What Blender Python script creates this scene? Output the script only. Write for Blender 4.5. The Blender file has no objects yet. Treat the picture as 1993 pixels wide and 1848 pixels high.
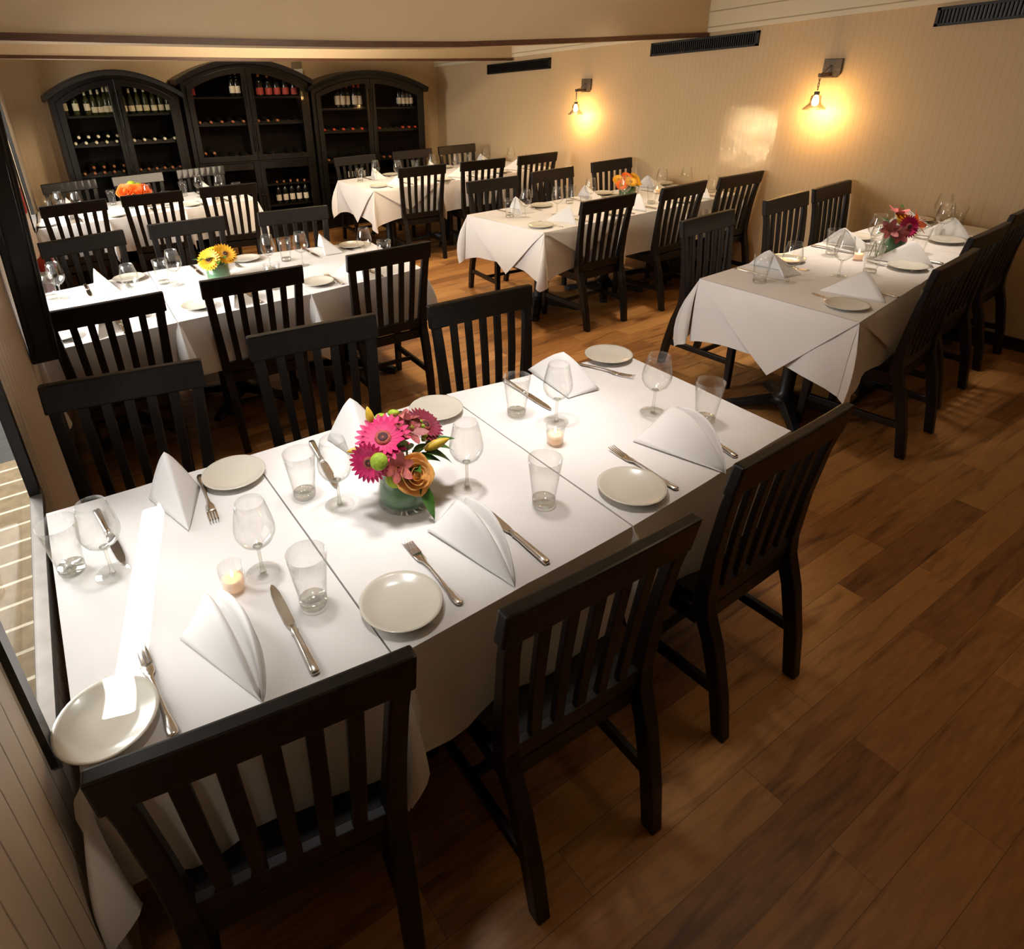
import bpy, math, random
from math import sin, cos, pi, radians as RAD
from mathutils import Vector, Matrix
random.seed(7)
COL = bpy.context.scene.collection
SC = bpy.context.scene

# ------------------------------------------------------------------ materials
def new_mat(name):
    m = bpy.data.materials.new(name); m.use_nodes = True
    return m, m.node_tree.nodes, m.node_tree.links
def bsdf_of(m): return m.node_tree.nodes['Principled BSDF']
def mat(name, col, rough=.5, metal=0., var=.12, scale=12., bump=0., bscale=None, stretch=(1, 1, 1), coat=0., sheen=0., emit=None, estr=0., spec=None, sss=0.):
    m, N, L = new_mat(name); b = bsdf_of(m)
    tc = N.new('ShaderNodeTexCoord'); mp = N.new('ShaderNodeMapping'); mp.inputs['Scale'].default_value = stretch
    L.new(tc.outputs['Object'], mp.inputs['Vector'])
    nz = N.new('ShaderNodeTexNoise'); nz.inputs['Scale'].default_value = scale; nz.inputs['Detail'].default_value = 4
    L.new(mp.outputs['Vector'], nz.inputs['Vector'])
    rp = N.new('ShaderNodeValToRGB')
    c0 = [max(0, c * (1 - var)) for c in col]; c1 = [min(1, c * (1 + var)) for c in col]
    rp.color_ramp.elements[0].color = (*c0, 1); rp.color_ramp.elements[1].color = (*c1, 1)
    rp.color_ramp.elements[0].position = .3; rp.color_ramp.elements[1].position = .7
    L.new(nz.outputs['Fac'], rp.inputs['Fac']); L.new(rp.outputs['Color'], b.inputs['Base Color'])
    b.inputs['Roughness'].default_value = rough; b.inputs['Metallic'].default_value = metal
    b.inputs['Coat Weight'].default_value = coat; b.inputs['Sheen Weight'].default_value = sheen
    if spec is not None: b.inputs['Specular IOR Level'].default_value = spec
    if sss: b.inputs['Subsurface Weight'].default_value = sss; b.inputs['Subsurface Radius'].default_value = (.01, .006, .003)
    if emit: b.inputs['Emission Color'].default_value = (*emit, 1); b.inputs['Emission Strength'].default_value = estr
    if bump:
        nb = N.new('ShaderNodeTexNoise'); nb.inputs['Scale'].default_value = bscale or scale; nb.inputs['Detail'].default_value = 3
        L.new(mp.outputs['Vector'], nb.inputs['Vector'])
        bp = N.new('ShaderNodeBump'); bp.inputs['Strength'].default_value = bump; bp.inputs['Distance'].default_value = .004
        L.new(nb.outputs['Fac'], bp.inputs['Height']); L.new(bp.outputs['Normal'], b.inputs['Normal'])
    return m
def glass_mat(name, tint=(.995, .995, .99), edge=(.80, .81, .79), power=2.6, gloss=1., base=.03):
    """thin-walled glass: clear face-on, darker and shinier towards the edges"""
    m, N, L = new_mat(name); N.remove(bsdf_of(m)); out = N['Material Output']
    lw = N.new('ShaderNodeLayerWeight'); lw.inputs['Blend'].default_value = .5
    pw = N.new('ShaderNodeMath'); pw.operation = 'POWER'; pw.inputs[1].default_value = power
    L.new(lw.outputs['Facing'], pw.inputs[0])
    mixc = N.new('ShaderNodeMixRGB'); mixc.inputs['Color1'].default_value = (*tint, 1); mixc.inputs['Color2'].default_value = (*edge, 1)
    L.new(pw.outputs[0], mixc.inputs['Fac'])
    tr = N.new('ShaderNodeBsdfTransparent'); L.new(mixc.outputs['Color'], tr.inputs['Color'])
    gl = N.new('ShaderNodeBsdfGlossy'); gl.inputs['Roughness'].default_value = .03; gl.inputs['Color'].default_value = (gloss, gloss, gloss, 1)
    nz = N.new('ShaderNodeTexNoise'); nz.inputs['Scale'].default_value = 30
    mu = N.new('ShaderNodeMath'); mu.operation = 'MULTIPLY_ADD'; mu.inputs[1].default_value = .38; mu.inputs[2].default_value = base
    L.new(pw.outputs[0], mu.inputs[0])
    mx = N.new('ShaderNodeMixShader'); L.new(mu.outputs[0], mx.inputs['Fac']); L.new(tr.outputs[0], mx.inputs[1]); L.new(gl.outputs[0], mx.inputs[2])
    L.new(mx.outputs[0], out.inputs['Surface'])
    return m
def groove_mat(name, col, axis, pitch, depth=.5, dark=.75, rough=.6, var=.06, width=.06, slope=0.):
    """painted boards: one thin groove every `pitch` metres along the object axis"""
    m, N, L = new_mat(name); b = bsdf_of(m)
    tc = N.new('ShaderNodeTexCoord'); sx = N.new('ShaderNodeSeparateXYZ'); L.new(tc.outputs['Object'], sx.inputs[0])
    src = sx.outputs[axis]
    if slope:
        ad = N.new('ShaderNodeMath'); ad.operation = 'MULTIPLY_ADD'; ad.inputs[1].default_value = slope
        L.new(sx.outputs['Y'], ad.inputs[0]); L.new(src, ad.inputs[2]); src = ad.outputs[0]
    dv = N.new('ShaderNodeMath'); dv.operation = 'DIVIDE'; dv.inputs[1].default_value = pitch; L.new(src, dv.inputs[0])
    fr = N.new('ShaderNodeMath'); fr.operation = 'FRACT'; L.new(dv.outputs[0], fr.inputs[0])
    rp = N.new('ShaderNodeValToRGB'); e = rp.color_ramp.elements
    e[0].position = 0; e[0].color = (0, 0, 0, 1); e[1].position = width; e[1].color = (1, 1, 1, 1)
    e2 = e.new(1 - width); e2.color = (1, 1, 1, 1); e3 = e.new(1); e3.color = (0, 0, 0, 1)
    L.new(fr.outputs[0], rp.inputs['Fac'])
    nz = N.new('ShaderNodeTexNoise'); nz.inputs['Scale'].default_value = 2.5; nz.inputs['Detail'].default_value = 5
    L.new(tc.outputs['Object'], nz.inputs['Vector'])
    rc = N.new('ShaderNodeValToRGB'); rc.color_ramp.elements[0].color = (*[c * (1 - var) for c in col], 1); rc.color_ramp.elements[1].color = (*[min(1, c * (1 + var)) for c in col], 1)
    L.new(nz.outputs['Fac'], rc.inputs['Fac'])
    mx = N.new('ShaderNodeMixRGB'); mx.blend_type = 'MULTIPLY'; mx.inputs['Fac'].default_value = 1
    md = N.new('ShaderNodeMixRGB'); md.inputs['Color1'].default_value = (dark, dark * .93, dark * .85, 1); md.inputs['Color2'].default_value = (1, 1, 1, 1)
    L.new(rp.outputs['Color'], md.inputs['Fac']); L.new(rc.outputs['Color'], mx.inputs['Color1']); L.new(md.outputs['Color'], mx.inputs['Color2'])
    L.new(mx.outputs['Color'], b.inputs['Base Color']); b.inputs['Roughness'].default_value = rough
    bp = N.new('ShaderNodeBump'); bp.inputs['Strength'].default_value = depth; bp.inputs['Distance'].default_value = .006
    L.new(rp.outputs['Color'], bp.inputs['Height']); L.new(bp.outputs['Normal'], b.inputs['Normal'])
    return m
def floor_mat():
    m, N, L = new_mat('hickory_planks'); b = bsdf_of(m)
    tc = N.new('ShaderNodeTexCoord')
    br = N.new('ShaderNodeTexBrick'); br.offset = .37; br.offset_frequency = 2; br.squash = 1
    for k, v in (('Scale', 1.), ('Mortar Size', .0009), ('Mortar Smooth', .1), ('Bias', 0.), ('Brick Width', .95), ('Row Height', .125)): br.inputs[k].default_value = v
    br.inputs['Color1'].default_value = (0, 0, 0, 1); br.inputs['Color2'].default_value = (1, 1, 1, 1); br.inputs['Mortar'].default_value = (.3, .3, .3, 1)
    L.new(tc.outputs['Object'], br.inputs['Vector'])
    # a random value per plank shifts the grain
    mp = N.new('ShaderNodeMapping'); mp.inputs['Scale'].default_value = (1.3, 11, 1)
    L.new(tc.outputs['Object'], mp.inputs['Vector'])
    sep = N.new('ShaderNodeSeparateXYZ'); L.new(mp.outputs['Vector'], sep.inputs[0])
    mz = N.new('ShaderNodeMath'); mz.operation = 'MULTIPLY'; mz.inputs[1].default_value = 37.
    L.new(br.outputs['Color'], mz.inputs[0])
    cmb = N.new('ShaderNodeCombineXYZ'); L.new(sep.outputs[0], cmb.inputs[0]); L.new(sep.outputs[1], cmb.inputs[1]); L.new(mz.outputs[0], cmb.inputs[2])
    g1 = N.new('ShaderNodeTexNoise'); g1.inputs['Scale'].default_value = 1.6; g1.inputs['Detail'].default_value = 6; g1.inputs['Distortion'].default_value = .8; L.new(cmb.outputs[0], g1.inputs['Vector'])
    g2 = N.new('ShaderNodeTexNoise'); g2.inputs['Scale'].default_value = 7; g2.inputs['Detail'].default_value = 5; L.new(cmb.outputs[0], g2.inputs['Vector'])
    tone = N.new('ShaderNodeMath'); tone.operation = 'MULTIPLY_ADD'; tone.inputs[1].default_value = .5
    L.new(br.outputs['Color'], tone.inputs[0])
    half = N.new('ShaderNodeMath'); half.operation = 'MULTIPLY'; half.inputs[1].default_value = .5; L.new(g2.outputs['Fac'], half.inputs[0]); L.new(half.outputs[0], tone.inputs[2])
    rp = N.new('ShaderNodeValToRGB'); e = rp.color_ramp.elements
    e[0].position = .08; e[0].color = (.15, .058, .018, 1); e[1].position = .9; e[1].color = (.60, .31, .105, 1)
    x = e.new(.4); x.color = (.35, .155, .045, 1); x = e.new(.65); x.color = (.48, .235, .072, 1)
    L.new(tone.outputs[0], rp.inputs['Fac'])
    st = N.new('ShaderNodeValToRGB'); s = st.color_ramp.elements; s[0].position = .52; s[0].color = (1, 1, 1, 1); s[1].position = .72; s[1].color = (.26, .19, .14, 1)
    L.new(g1.outputs['Fac'], st.inputs['Fac'])
    mu = N.new('ShaderNodeMixRGB'); mu.blend_type = 'MULTIPLY'; mu.inputs['Fac'].default_value = .85
    L.new(rp.outputs['Color'], mu.inputs['Color1']); L.new(st.outputs['Color'], mu.inputs['Color2'])
    mo = N.new('ShaderNodeMixRGB'); mo.inputs['Color2'].default_value = (.14, .07, .025, 1)
    L.new(br.outputs['Fac'], mo.inputs['Fac']); L.new(mu.outputs['Color'], mo.inputs['Color1'])
    L.new(mo.outputs['Color'], b.inputs['Base Color'])
    b.inputs['Roughness'].default_value = .42
    bp = N.new('ShaderNodeBump'); bp.inputs['Strength'].default_value = .25; bp.inputs['Distance'].default_value = .003; bp.invert = True
    L.new(br.outputs['Fac'], bp.inputs['Height']); L.new(bp.outputs['Normal'], b.inputs['Normal'])
    return m
def brick_mat(name, c1, c2, mortar, bw, rh, ms=.006, rough=.9):
    m, N, L = new_mat(name); b = bsdf_of(m)
    tc = N.new('ShaderNodeTexCoord'); br = N.new('ShaderNodeTexBrick')
    for k, v in (('Scale', 1.), ('Mortar Size', ms), ('Brick Width', bw), ('Row Height', rh)): br.inputs[k].default_value = v
    br.inputs['Color1'].default_value = (*c1, 1); br.inputs['Color2'].default_value = (*c2, 1); br.inputs['Mortar'].default_value = (*mortar, 1)
    L.new(tc.outputs['Object'], br.inputs['Vector'])
    nz = N.new('ShaderNodeTexNoise'); nz.inputs['Scale'].default_value = 25; nz.inputs['Detail'].default_value = 6
    L.new(tc.outputs['Object'], nz.inputs['Vector'])
    mx = N.new('ShaderNodeMixRGB'); mx.blend_type = 'OVERLAY'; mx.inputs['Fac'].default_value = .5
    L.new(br.outputs['Color'], mx.inputs['Color1']); L.new(nz.outputs['Fac'], mx.inputs['Color2'])
    L.new(mx.outputs['Color'], b.inputs['Base Color']); b.inputs['Roughness'].default_value = rough
    return m
M = dict(
    wood=mat('espresso_wood', (.0075, .0052, .0043), .42, spec=.36, var=.35, scale=9, stretch=(6, 6, .7), bump=.08, coat=.05),
    seat=mat('shaded_seat_wood', (.0035, .0026, .0022), .5, var=.3, scale=8, stretch=(5, .6, 1), bump=.05, spec=.25),  # chair wood darkened: shade on the seats is put into the colour
    cabinet=mat('black_brown_wood', (.0048, .0034, .0024), .42, spec=.32, var=.35, scale=7, stretch=(5, 5, .6), bump=.06, coat=.1),
    cab_in=mat('cabinet_interior', (.0055, .0027, .002), .8, spec=.15, var=.3, scale=5),
    iron=mat('black_cast_iron', (.012, .012, .013), .4, .2, var=.3, scale=30, bump=.1),
    cloth=mat('white_linen', (.80, .775, .755), .85, var=.02, scale=6, bump=.05, bscale=260, sheen=.1),
    napkin=mat('white_napkin_cotton', (.84, .825, .81), .85, var=.015, scale=8, bump=.05, bscale=300, sheen=.1),
    plate=mat('cream_porcelain', (.68, .645, .55), .22, var=.02, scale=3, coat=.25),
    steel=mat('polished_steel', (.78, .74, .68), .2, 1., var=.06, scale=20),
    glass=glass_mat('clear_glass'),
    glass_thick=glass_mat('thick_glass', (.95, .95, .92), (.5, .48, .42), 1.8, 1., .14),
    pane=glass_mat('window_pane', (.93, .95, .95), (.8, .82, .82), 3., .8, .03),
    cab_pane=glass_mat('cabinet_pane', (.96, .95, .93), (.7, .7, .7), 3., .5, .008),
    wall=groove_mat('beige_beadboard', (.64, .475, .275), 'Y', .045, .12, .93, .62, .03, .08),
    wall_back=groove_mat('beige_beadboard_rear', (.60, .45, .275), 'X', .045, .12, .93, .62, .03, .08),
    wall_left=groove_mat('cream_wainscot', (.72, .60, .475), 'Y', .075, .6, .5, .5, .03, .05),
    soffit=mat('beige_soffit_paint', (.52, .42, .29), .7, var=.03, scale=2, bump=.03, bscale=60),
    shiplap=groove_mat('cream_shiplap', (.80, .72, .52), 'Z', .115, .8, .62, .5, .02, .05, slope=.0367),
    ceil=mat('cream_ceiling_paint', (.72, .65, .52), .8, var=.03, scale=2),
    brown=mat('brown_trim_wood', (.075, .028, .012), .45, var=.3, scale=20, stretch=(.5, 4, 4)),
    black=mat('black_paint', (.010, .009, .008), .35, var=.3, scale=20),
    vent=mat('black_vent_metal', (.014, .011, .009), .5, .3, var=.2, scale=20),
    white=mat('white_trim_paint', (.75, .73, .70), .5, var=.03, scale=8),
    grey=mat('grey_sill_metal', (.25, .23, .21), .35, .6, var=.1, scale=20),
    rust=mat('weathered_grey_steel', (.16, .125, .09), .6, .5, var=.35, scale=45, bump=.2),
    bulb=mat('glowing_bulb', (1, .8, .45), .4, var=.02, emit=(1, .62, .22), estr=60),
    flame=mat('candle_flame', (1, .7, .3), .5, var=.02, emit=(1, .55, .18), estr=30),
    wax=mat('glowing_wax', (.95, .78, .62), .5, var=.03, emit=(1, .42, .14), estr=.45, sss=.3),
    wine_g=mat('green_bottle_glass', (.045, .05, .012), .12, var=.2, scale=10, coat=.4),
    wine_d=mat('dark_bottle_glass', (.010, .010, .008), .14, var=.2, scale=10, coat=.4),
    label_c=mat('cream_label_paper', (.85, .77, .52), .7, var=.1, scale=60),
    label_w=mat('white_label_paper', (.75, .68, .56), .7, var=.12, scale=60),
    label_r=mat('red_label_paper', (.42, .06, .045), .7, var=.15, scale=50),
    foil_c=mat('cream_foil', (.85, .78, .55), .4, var=.1, scale=40),
    foil_r=mat('red_foil', (.6, .07, .02), .4, .2, var=.1, scale=40),
    foil_k=mat('copper_foil', (.4, .15, .06), .4, .3, var=.1, scale=40),
    magenta=mat('magenta_petal', (.62, .004, .13), .55, var=.25, scale=40, sheen=.2),
    crimson=mat('crimson_petal', (.22, .006, .035), .55, var=.25, scale=40, sheen=.2),
    pink=mat('salmon_pink_petal', (.62, .16, .15), .55, var=.25, scale=60),
    dusty=mat('dusty_pink_petal', (.34, .075, .075), .55, var=.3, scale=60),
    peach=mat('peach_rose_petal', (.92, .45, .12), .5, var=.15, scale=25, sheen=.3),
    orange=mat('orange_petal', (.85, .16, .012), .5, var=.15, scale=40),
    yellow=mat('yellow_petal', (.85, .42, .012), .5, var=.15, scale=40),
    lime=mat('lime_green_bloom', (.30, .42, .02), .6, var=.25, scale=90, bump=.5, bscale=200),
    bud=mat('yellow_lily_bud', (.66, .44, .04), .45, var=.25, scale=30),
    leaf=mat('dark_green_leaf', (.045, .14, .018), .35, var=.3, scale=25, coat=.2),
    leafwrap=mat('green_leaf_wrap', (.075, .20, .085), .4, var=.3, scale=9, stretch=(1, 1, 8)),
    core=mat('dark_flower_centre', (.06, .012, .015), .7, var=.3, scale=90, bump=.6, bscale=250),
    ring=mat('ochre_flower_ring', (.36, .075, .05), .7, var=.3, scale=90, bump=.6, bscale=250),
    ochre=mat('ochre_disc', (.46, .22, .02), .7, var=.3, scale=90, bump=.6, bscale=250),
    red=mat('fire_red_paint', (.55, .022, .012), .35, var=.1, scale=10, coat=.3),
    purple=mat('violet_petal', (.12, .03, .3), .55, var=.2, scale=40),
    pave=brick_mat('tan_brick_paving', (.115, .085, .045), (.15, .11, .06), (.36, .33, .26), .9, .15, .009),
    asphalt=mat('dark_asphalt', (.02, .02, .018), .85, var=.4, scale=30, bump=.3),
    gravel=mat('speckled_dark_stone', (.10, .09, .06), .9, var=.6, scale=60),
)

# ------------------------------------------------------------------ mesh builder
class MB:
    def __init__(s): s.v = []; s.f = []; s.sm = []
    def add(s, vs, fs, smooth=False):
        o = len(s.v); s.v += [tuple(p) for p in vs]; s.f += [tuple(i + o for i in f) for f in fs]; s.sm += [smooth] * len(fs)
        return s
    def hexa(s, b, t):
        """b, t: four bottom and four top points, counter-clockwise from above"""
        return s.add(list(b) + list(t), [(3, 2, 1, 0), (4, 5, 6, 7), (0, 1, 5, 4), (1, 2, 6, 5), (2, 3, 7, 6), (3, 0, 4, 7)])
    def box(s, x0, x1, y0, y1, z0, z1):
        return s.hexa([(x0, y0, z0), (x1, y0, z0), (x1, y1, z0), (x0, y1, z0)], [(x0, y0, z1), (x1, y0, z1), (x1, y1, z1), (x0, y1, z1)])
    def loft(s, rings, closed=True, caps=True, smooth=True):
        n = len(rings[0]); vs = [p for r in rings for p in r]; fs = []
        for i in range(len(rings) - 1):
            for j in range(n if closed else n - 1):
                k = (j + 1) % n; fs.append((i * n + j, i * n + k, (i + 1) * n + k, (i + 1) * n + j))
        if caps and closed: fs += [tuple(range(n - 1, -1, -1)), tuple((len(rings) - 1) * n + j for j in range(n))]
        return s.add(vs, fs, smooth)
    def lathe(s, prof, n=24, c=(0, 0, 0), caps=True, mat=None):
        rings = []
        for r, z in prof:
            ring = [Vector((r * cos(2 * pi * k / n), r * sin(2 * pi * k / n), z)) for k in range(n)]
            if mat: ring = [mat @ p for p in ring]
            rings.append([p + Vector(c) for p in ring])
        return s.loft(rings, True, caps)
    def tube(s, path, r, n=8, ry=None):
        path = [Vector(p) for p in path]; rings = []
        for i, p in enumerate(path):
            t = (path[min(i + 1, len(path) - 1)] - path[max(i - 1, 0)]).normalized()
            u = t.cross(Vector((0, 0, 1)));
            if u.length < 1e-4: u = Vector((1, 0, 0))
            u.normalize(); w = u.cross(t).normalized(); ri = r[i] if isinstance(r, (list, tuple)) else r; rj = ri * (ry or 1)
            rings.append([p + u * ri * cos(2 * pi * k / n) + w * rj * sin(2 * pi * k / n) for k in range(n)])
        return s.loft(rings)
    def rect_path(s, path, hx, hy):
        """rectangular bar along a path that runs in the yz plane: half widths hx (x) and hy (y)"""
        rings = []
        for i, p in enumerate(path):
            a = hx[i] if isinstance(hx, (list, tuple)) else hx; b = hy[i] if isinstance(hy, (list, tuple)) else hy
            x, y, z = p; rings.append([(x - a, y - b, z), (x + a, y - b, z), (x + a, y + b, z), (x - a, y + b, z)])
        return s.loft(rings, smooth=False)
    def ball(s, c, r, n=12, sc=(1, 1, 1), mat=None):
        pr = [(r * sin(pi * k / (n // 2 + 2)), -r * cos(pi * k / (n // 2 + 2))) for k in range(n // 2 + 3)]
        pr[0] = (r * .02, -r); pr[-1] = (r * .02, r)
        S = Matrix.Diagonal(Vector(sc)); S = (mat @ S) if mat else S
        return s.lathe(pr, n, c, True, S)
    def grid(s, P, smooth=True):
        n = len(P[0]); vs = [p for r in P for p in r]
        fs = [(i * n + j, i * n + j + 1, (i + 1) * n + j + 1, (i + 1) * n + j) for i in range(len(P) - 1) for j in range(n - 1)]
        return s.add(vs, fs, smooth)
    def mesh(s, name, m):
        me = bpy.data.meshes.new(name); me.from_pydata(s.v, [], s.f); me.materials.append(m)
        me.polygons.foreach_set('use_smooth', s.sm); me.update(); return me
    def build(s, name, m, parent=None, bevel=0., solid=0., loc=None):
        o = bpy.data.objects.new(name, s.mesh(name, m)); COL.objects.link(o)
        if parent: o.parent = parent
        if loc: o.location = loc
        if solid:
            md = o.modifiers.new('thick', 'SOLIDIFY'); md.thickness = solid; md.offset = 0
        if bevel:
            md = o.modifiers.new('edge', 'BEVEL'); md.width = bevel; md.segments = 2; md.limit_method = 'ANGLE'; md.angle_limit = RAD(40)
        return o
def tag(o, label=None, cat=None, group=None, kind=None):
    if label: o['label'] = label
    if cat: o['category'] = cat
    if group: o['group'] = group
    if kind: o['kind'] = kind
    return o
def empty(name, loc=(0, 0, 0), rz=0., label=None, cat=None, group=None):
    o = bpy.data.objects.new(name, None); COL.objects.link(o); o.location = loc; o.rotation_euler = (0, 0, rz); o.empty_display_size = .05
    return tag(o, label, cat, group)
CHILD = {}
def kids(o): return [c for c in o.children]
def copy_tree(o, parent=None):
    c = o.copy(); COL.objects.link(c)
    if parent: c.parent = parent
    for ch in kids(o): copy_tree(ch, c)
    return c
USED = set()
def put(proto, x, y, z, rz, label, group, scale=1.):
    """first call moves the prototype itself, later calls copy it with its parts"""
    o = copy_tree(proto) if proto.name in USED else proto
    USED.add(proto.name)
    o.location = (x, y, z); o.rotation_euler = (0, 0, rz); o.scale = (scale,) * 3
    return tag(o, label, None, group)
def struct(mb, name, m, bevel=0.): return tag(mb.build(name, m, None, bevel), kind='structure')

# ------------------------------------------------------------------ camera (22.7 mm on a 36 mm frame, seen from a raised spot)
cam_d = bpy.data.cameras.new('camera'); cam = bpy.data.objects.new('camera', cam_d); COL.objects.link(cam)
yaw, pitch, roll, foc, px, py = -0.5338, -0.4535, -0.0493, 1254.82, 831.36, 744.23
F = Vector((sin(-yaw) * cos(pitch), cos(yaw) * cos(pitch), sin(pitch))); R0 = Vector((cos(yaw), sin(yaw), 0)); U0 = R0.cross(F)
Rv = cos(roll) * R0 + sin(roll) * U0; Uv = -sin(roll) * R0 + cos(roll) * U0
cam.matrix_world = Matrix(((Rv.x, Uv.x, -F.x, .2073), (Rv.y, Uv.y, -F.y, -.948), (Rv.z, Uv.z, -F.z, 1.8693), (0, 0, 0, 1)))
cam_d.sensor_width = 36; cam_d.lens = foc / 1993 * 36; cam_d.shift_x = (996.5 - px) / 1993; cam_d.shift_y = (py - 924) / 1993
cam_d.clip_start = .05
SC.camera = cam

# ------------------------------------------------------------------ the room
W = 5.57; YB = 7.46; YF = -2.6; ZC = 2.75
def lx(y): return .03 * y - .03 if y < 1.13 else .004 + .0503 * (y - 1.13)                        # the window wall runs slightly askew
fl = MB().add([(-.3, YF, 0), (W, YF, 0), (W, YB, 0), (lx(YB), YB, 0)], [(0, 1, 2, 3)]); struct(fl, 'floor', floor_mat())
ce = MB().add([(-.3, YF, ZC), (-.3, YB, ZC), (W, YB, ZC), (W, YF, ZC)], [(0, 1, 2, 3)]); struct(ce, 'ceiling', M['ceil'])
def ztop(y): return 2.145 - .0367 * y                  # the lower panelling stops at a sloping line under the shiplap
struct(MB().add([(W, YF, 0), (W, YF, ZC), (W, YB, ZC), (W, YB, 0)], [(0, 1, 2, 3)]), 'wall_right', M['wall'])
sl = MB().hexa([(W - .03, YF, ztop(YF)), (W - .001, YF, ztop(YF)), (W - .001, YB, ztop(YB)), (W - .03, YB, ztop(YB))], [(W - .03, YF, ZC), (W - .001, YF, ZC), (W - .001, YB, ZC), (W - .03, YB, ZC)])
struct(sl, 'trim_1', M['shiplap'])
struct(MB().add([(lx(YB) - .2, YB, 0), (W, YB, 0), (W, YB, ZC), (lx(YB) - .2, YB, ZC)], [(0, 1, 2, 3)]), 'wall_back', M['wall_back'])
struct(MB().add([(-.3, YF, 0), (-.3, YF, ZC), (W, YF, ZC), (W, YF, 0)], [(0, 1, 2, 3)]), 'wall_front', M['soffit'])
struct(MB().box(W - .018, W - .001, YF, YB, 0, .085), 'baseboard_right', M['black'], .004)
struct(MB().box(.36, W, YB - .016, YB - .001, 0, .085), 'baseboard_back', M['black'], .004)
# window wall: solid pieces around three openings (y0, y1, z0, z1)
WIN = [(.09, 1.13, .735, 1.95), (2.35, 3.42, .72, 1.98), (5.35, 6.15, .8, 2.0)]
ys = YF; wl = MB(); TH = .02
def wseg(y0, y1, z0, z1):
    wl.hexa([(lx(y0) - TH, y0, z0), (lx(y0), y0, z0), (lx(y1), y1, z0), (lx(y1) - TH, y1, z0)], [(lx(y0) - TH, y0, z1), (lx(y0), y0, z1), (lx(y1), y1, z1), (lx(y1) - TH, y1, z1)])
ys = YF
for y0, y1, z0, z1 in sorted(WIN):
    wseg(ys, y0, 0, ZC); wseg(y0, y1, 0, z0); wseg(y0, y1, z1, ZC); ys = y1
wseg(ys, YB, 0, ZC)
struct(wl, 'wall_left', M['wall_left'])
for i, (y0, y1, z0, z1) in enumerate(WIN[:3]):
    t = .045; pr = .012
    fr = MB(); a = [(y0 - .002, z0 - .002), (y1 + .002, z0 - .002), (y1 + .002, z1 + .002), (y0 - .002, z1 + .002)]; b = [(y0 + t, z0 + .012), (y1 - t, z0 + .012), (y1 - t, z1 - t), (y0 + t, z1 - t)]
    ro = [[(lx(p[0]) + d, p[0], p[1]) for p in q] for q, d in ((a, -.018), (a, pr), (b, pr), (b, -.018))]
    fr.loft([[r[k] for r in ro] for k in (0, 1, 2, 3, 0)], True, False, False)
    w = struct(fr, 'window_%d' % (i + 1), M['black'])
    pn = MB().add([(lx(y0) - .012, y0 + t, z0 + .012), (lx(y1) - .012, y1 - t, z0 + .012), (lx(y1) - .012, y1 - t, z1 - t), (lx(y0) - .012, y0 + t, z1 - t)], [(0, 1, 2, 3)])
    pn.build('window_pane', M['pane'], w)
    MB().hexa([(lx(y0) - .016, y0 + .01, z0 - .02), (lx(y0) + .016, y0 + .01, z0 - .02), (lx(y1) + .016, y1 - .01, z0 - .02), (lx(y1) - .016, y1 - .01, z0 - .02)],
              [(lx(y0) - .016, y0 + .01, z0 + .014), (lx(y0) + .016, y0 + .01, z0 + .014), (lx(y1) + .016, y1 - .01, z0 + .014), (lx(y1) - .016, y1 - .01, z0 + .014)]).build('window_sill', M['grey'], w)
    if i == 0: MB().box(-.17, -.13, y0 + .02, y0 + .56, -.02, z0 - .03).build('outer_apron', M['white'], w)
    if i == 1:                                              # a dark casement leaf standing open into the room
        cs = MB().hexa([(.055, 2.1, .80), (.165, 2.1, .80), (.165, 2.15, .80), (.055, 2.15, .80)], [(.10, 2.1, 2.0), (.238, 2.1, 2.0), (.238, 2.15, 2.0), (.10, 2.15, 2.0)]).build('casement', M['black'], w, .006)
        MB().tube([(.150, 2.093, .84), (.215, 2.093, 1.95)], .006, 8).build('bead', M['iron'], cs); MB().tube([(.08, 2.093, .84), (.13, 2.093, 1.95)], .004, 8).build('bead', M['iron'], cs)
# hanging beams, their dark lower trim
def poly_beam(name, tname, y0, y1, pts, h):
    mb = MB(); tb = MB(); n = len(pts)
    r = [[(x, y0, z), (x, y1, z), (x, y1, ZC), (x, y0, ZC)] for x, z in pts]
    mb.loft(r, True, True, False); struct(mb, name, M['soffit'])
    r = [[(x, y0 - .012, z - .004), (x, y0 + .02, z - .004), (x, y0 + .02, z + h), (x, y0 - .012, z + h)] for x, z in pts]
    tb.loft(r, True, True, False); struct(tb, tname, M['brown'])
poly_beam('beam_front', 'trim_2', 3.1, 3.45, [(.09, 2.092), (.8, 2.062), (1.58, 2.03), (2.3, 2.004), (3.0, 1.988), (4.0, 1.99), (W - .03, 2.002)], .03)
poly_beam('beam_rear', 'trim_3', 5.75, 6.05, [(.22, 2.098), (1.2, 2.055), (2.46, 2.003), (3.6, 1.962), (4.6, 1.93), (W - .03, 1.905)], .022)
# the street outside
struct(MB().add([(-6, -4, -.02), (-.01, -4, -.02), (-.01, 2.95, -.02), (-6, 2.95, -.02)], [(0, 1, 2, 3)]), 'ground_outside', M['pave'])
struct(MB().add([(-6, 2.95, -.02), (-.01, 2.95, -.02), (.3, 9, -.02), (-6, 9, -.02)], [(0, 1, 2, 3)]), 'ground_street_outside', M['asphalt'])
struct(MB().box(-3.5, -2.9, -4, 9, -.02, 3.2), 'wall_across_outside', M['gravel'])

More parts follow.
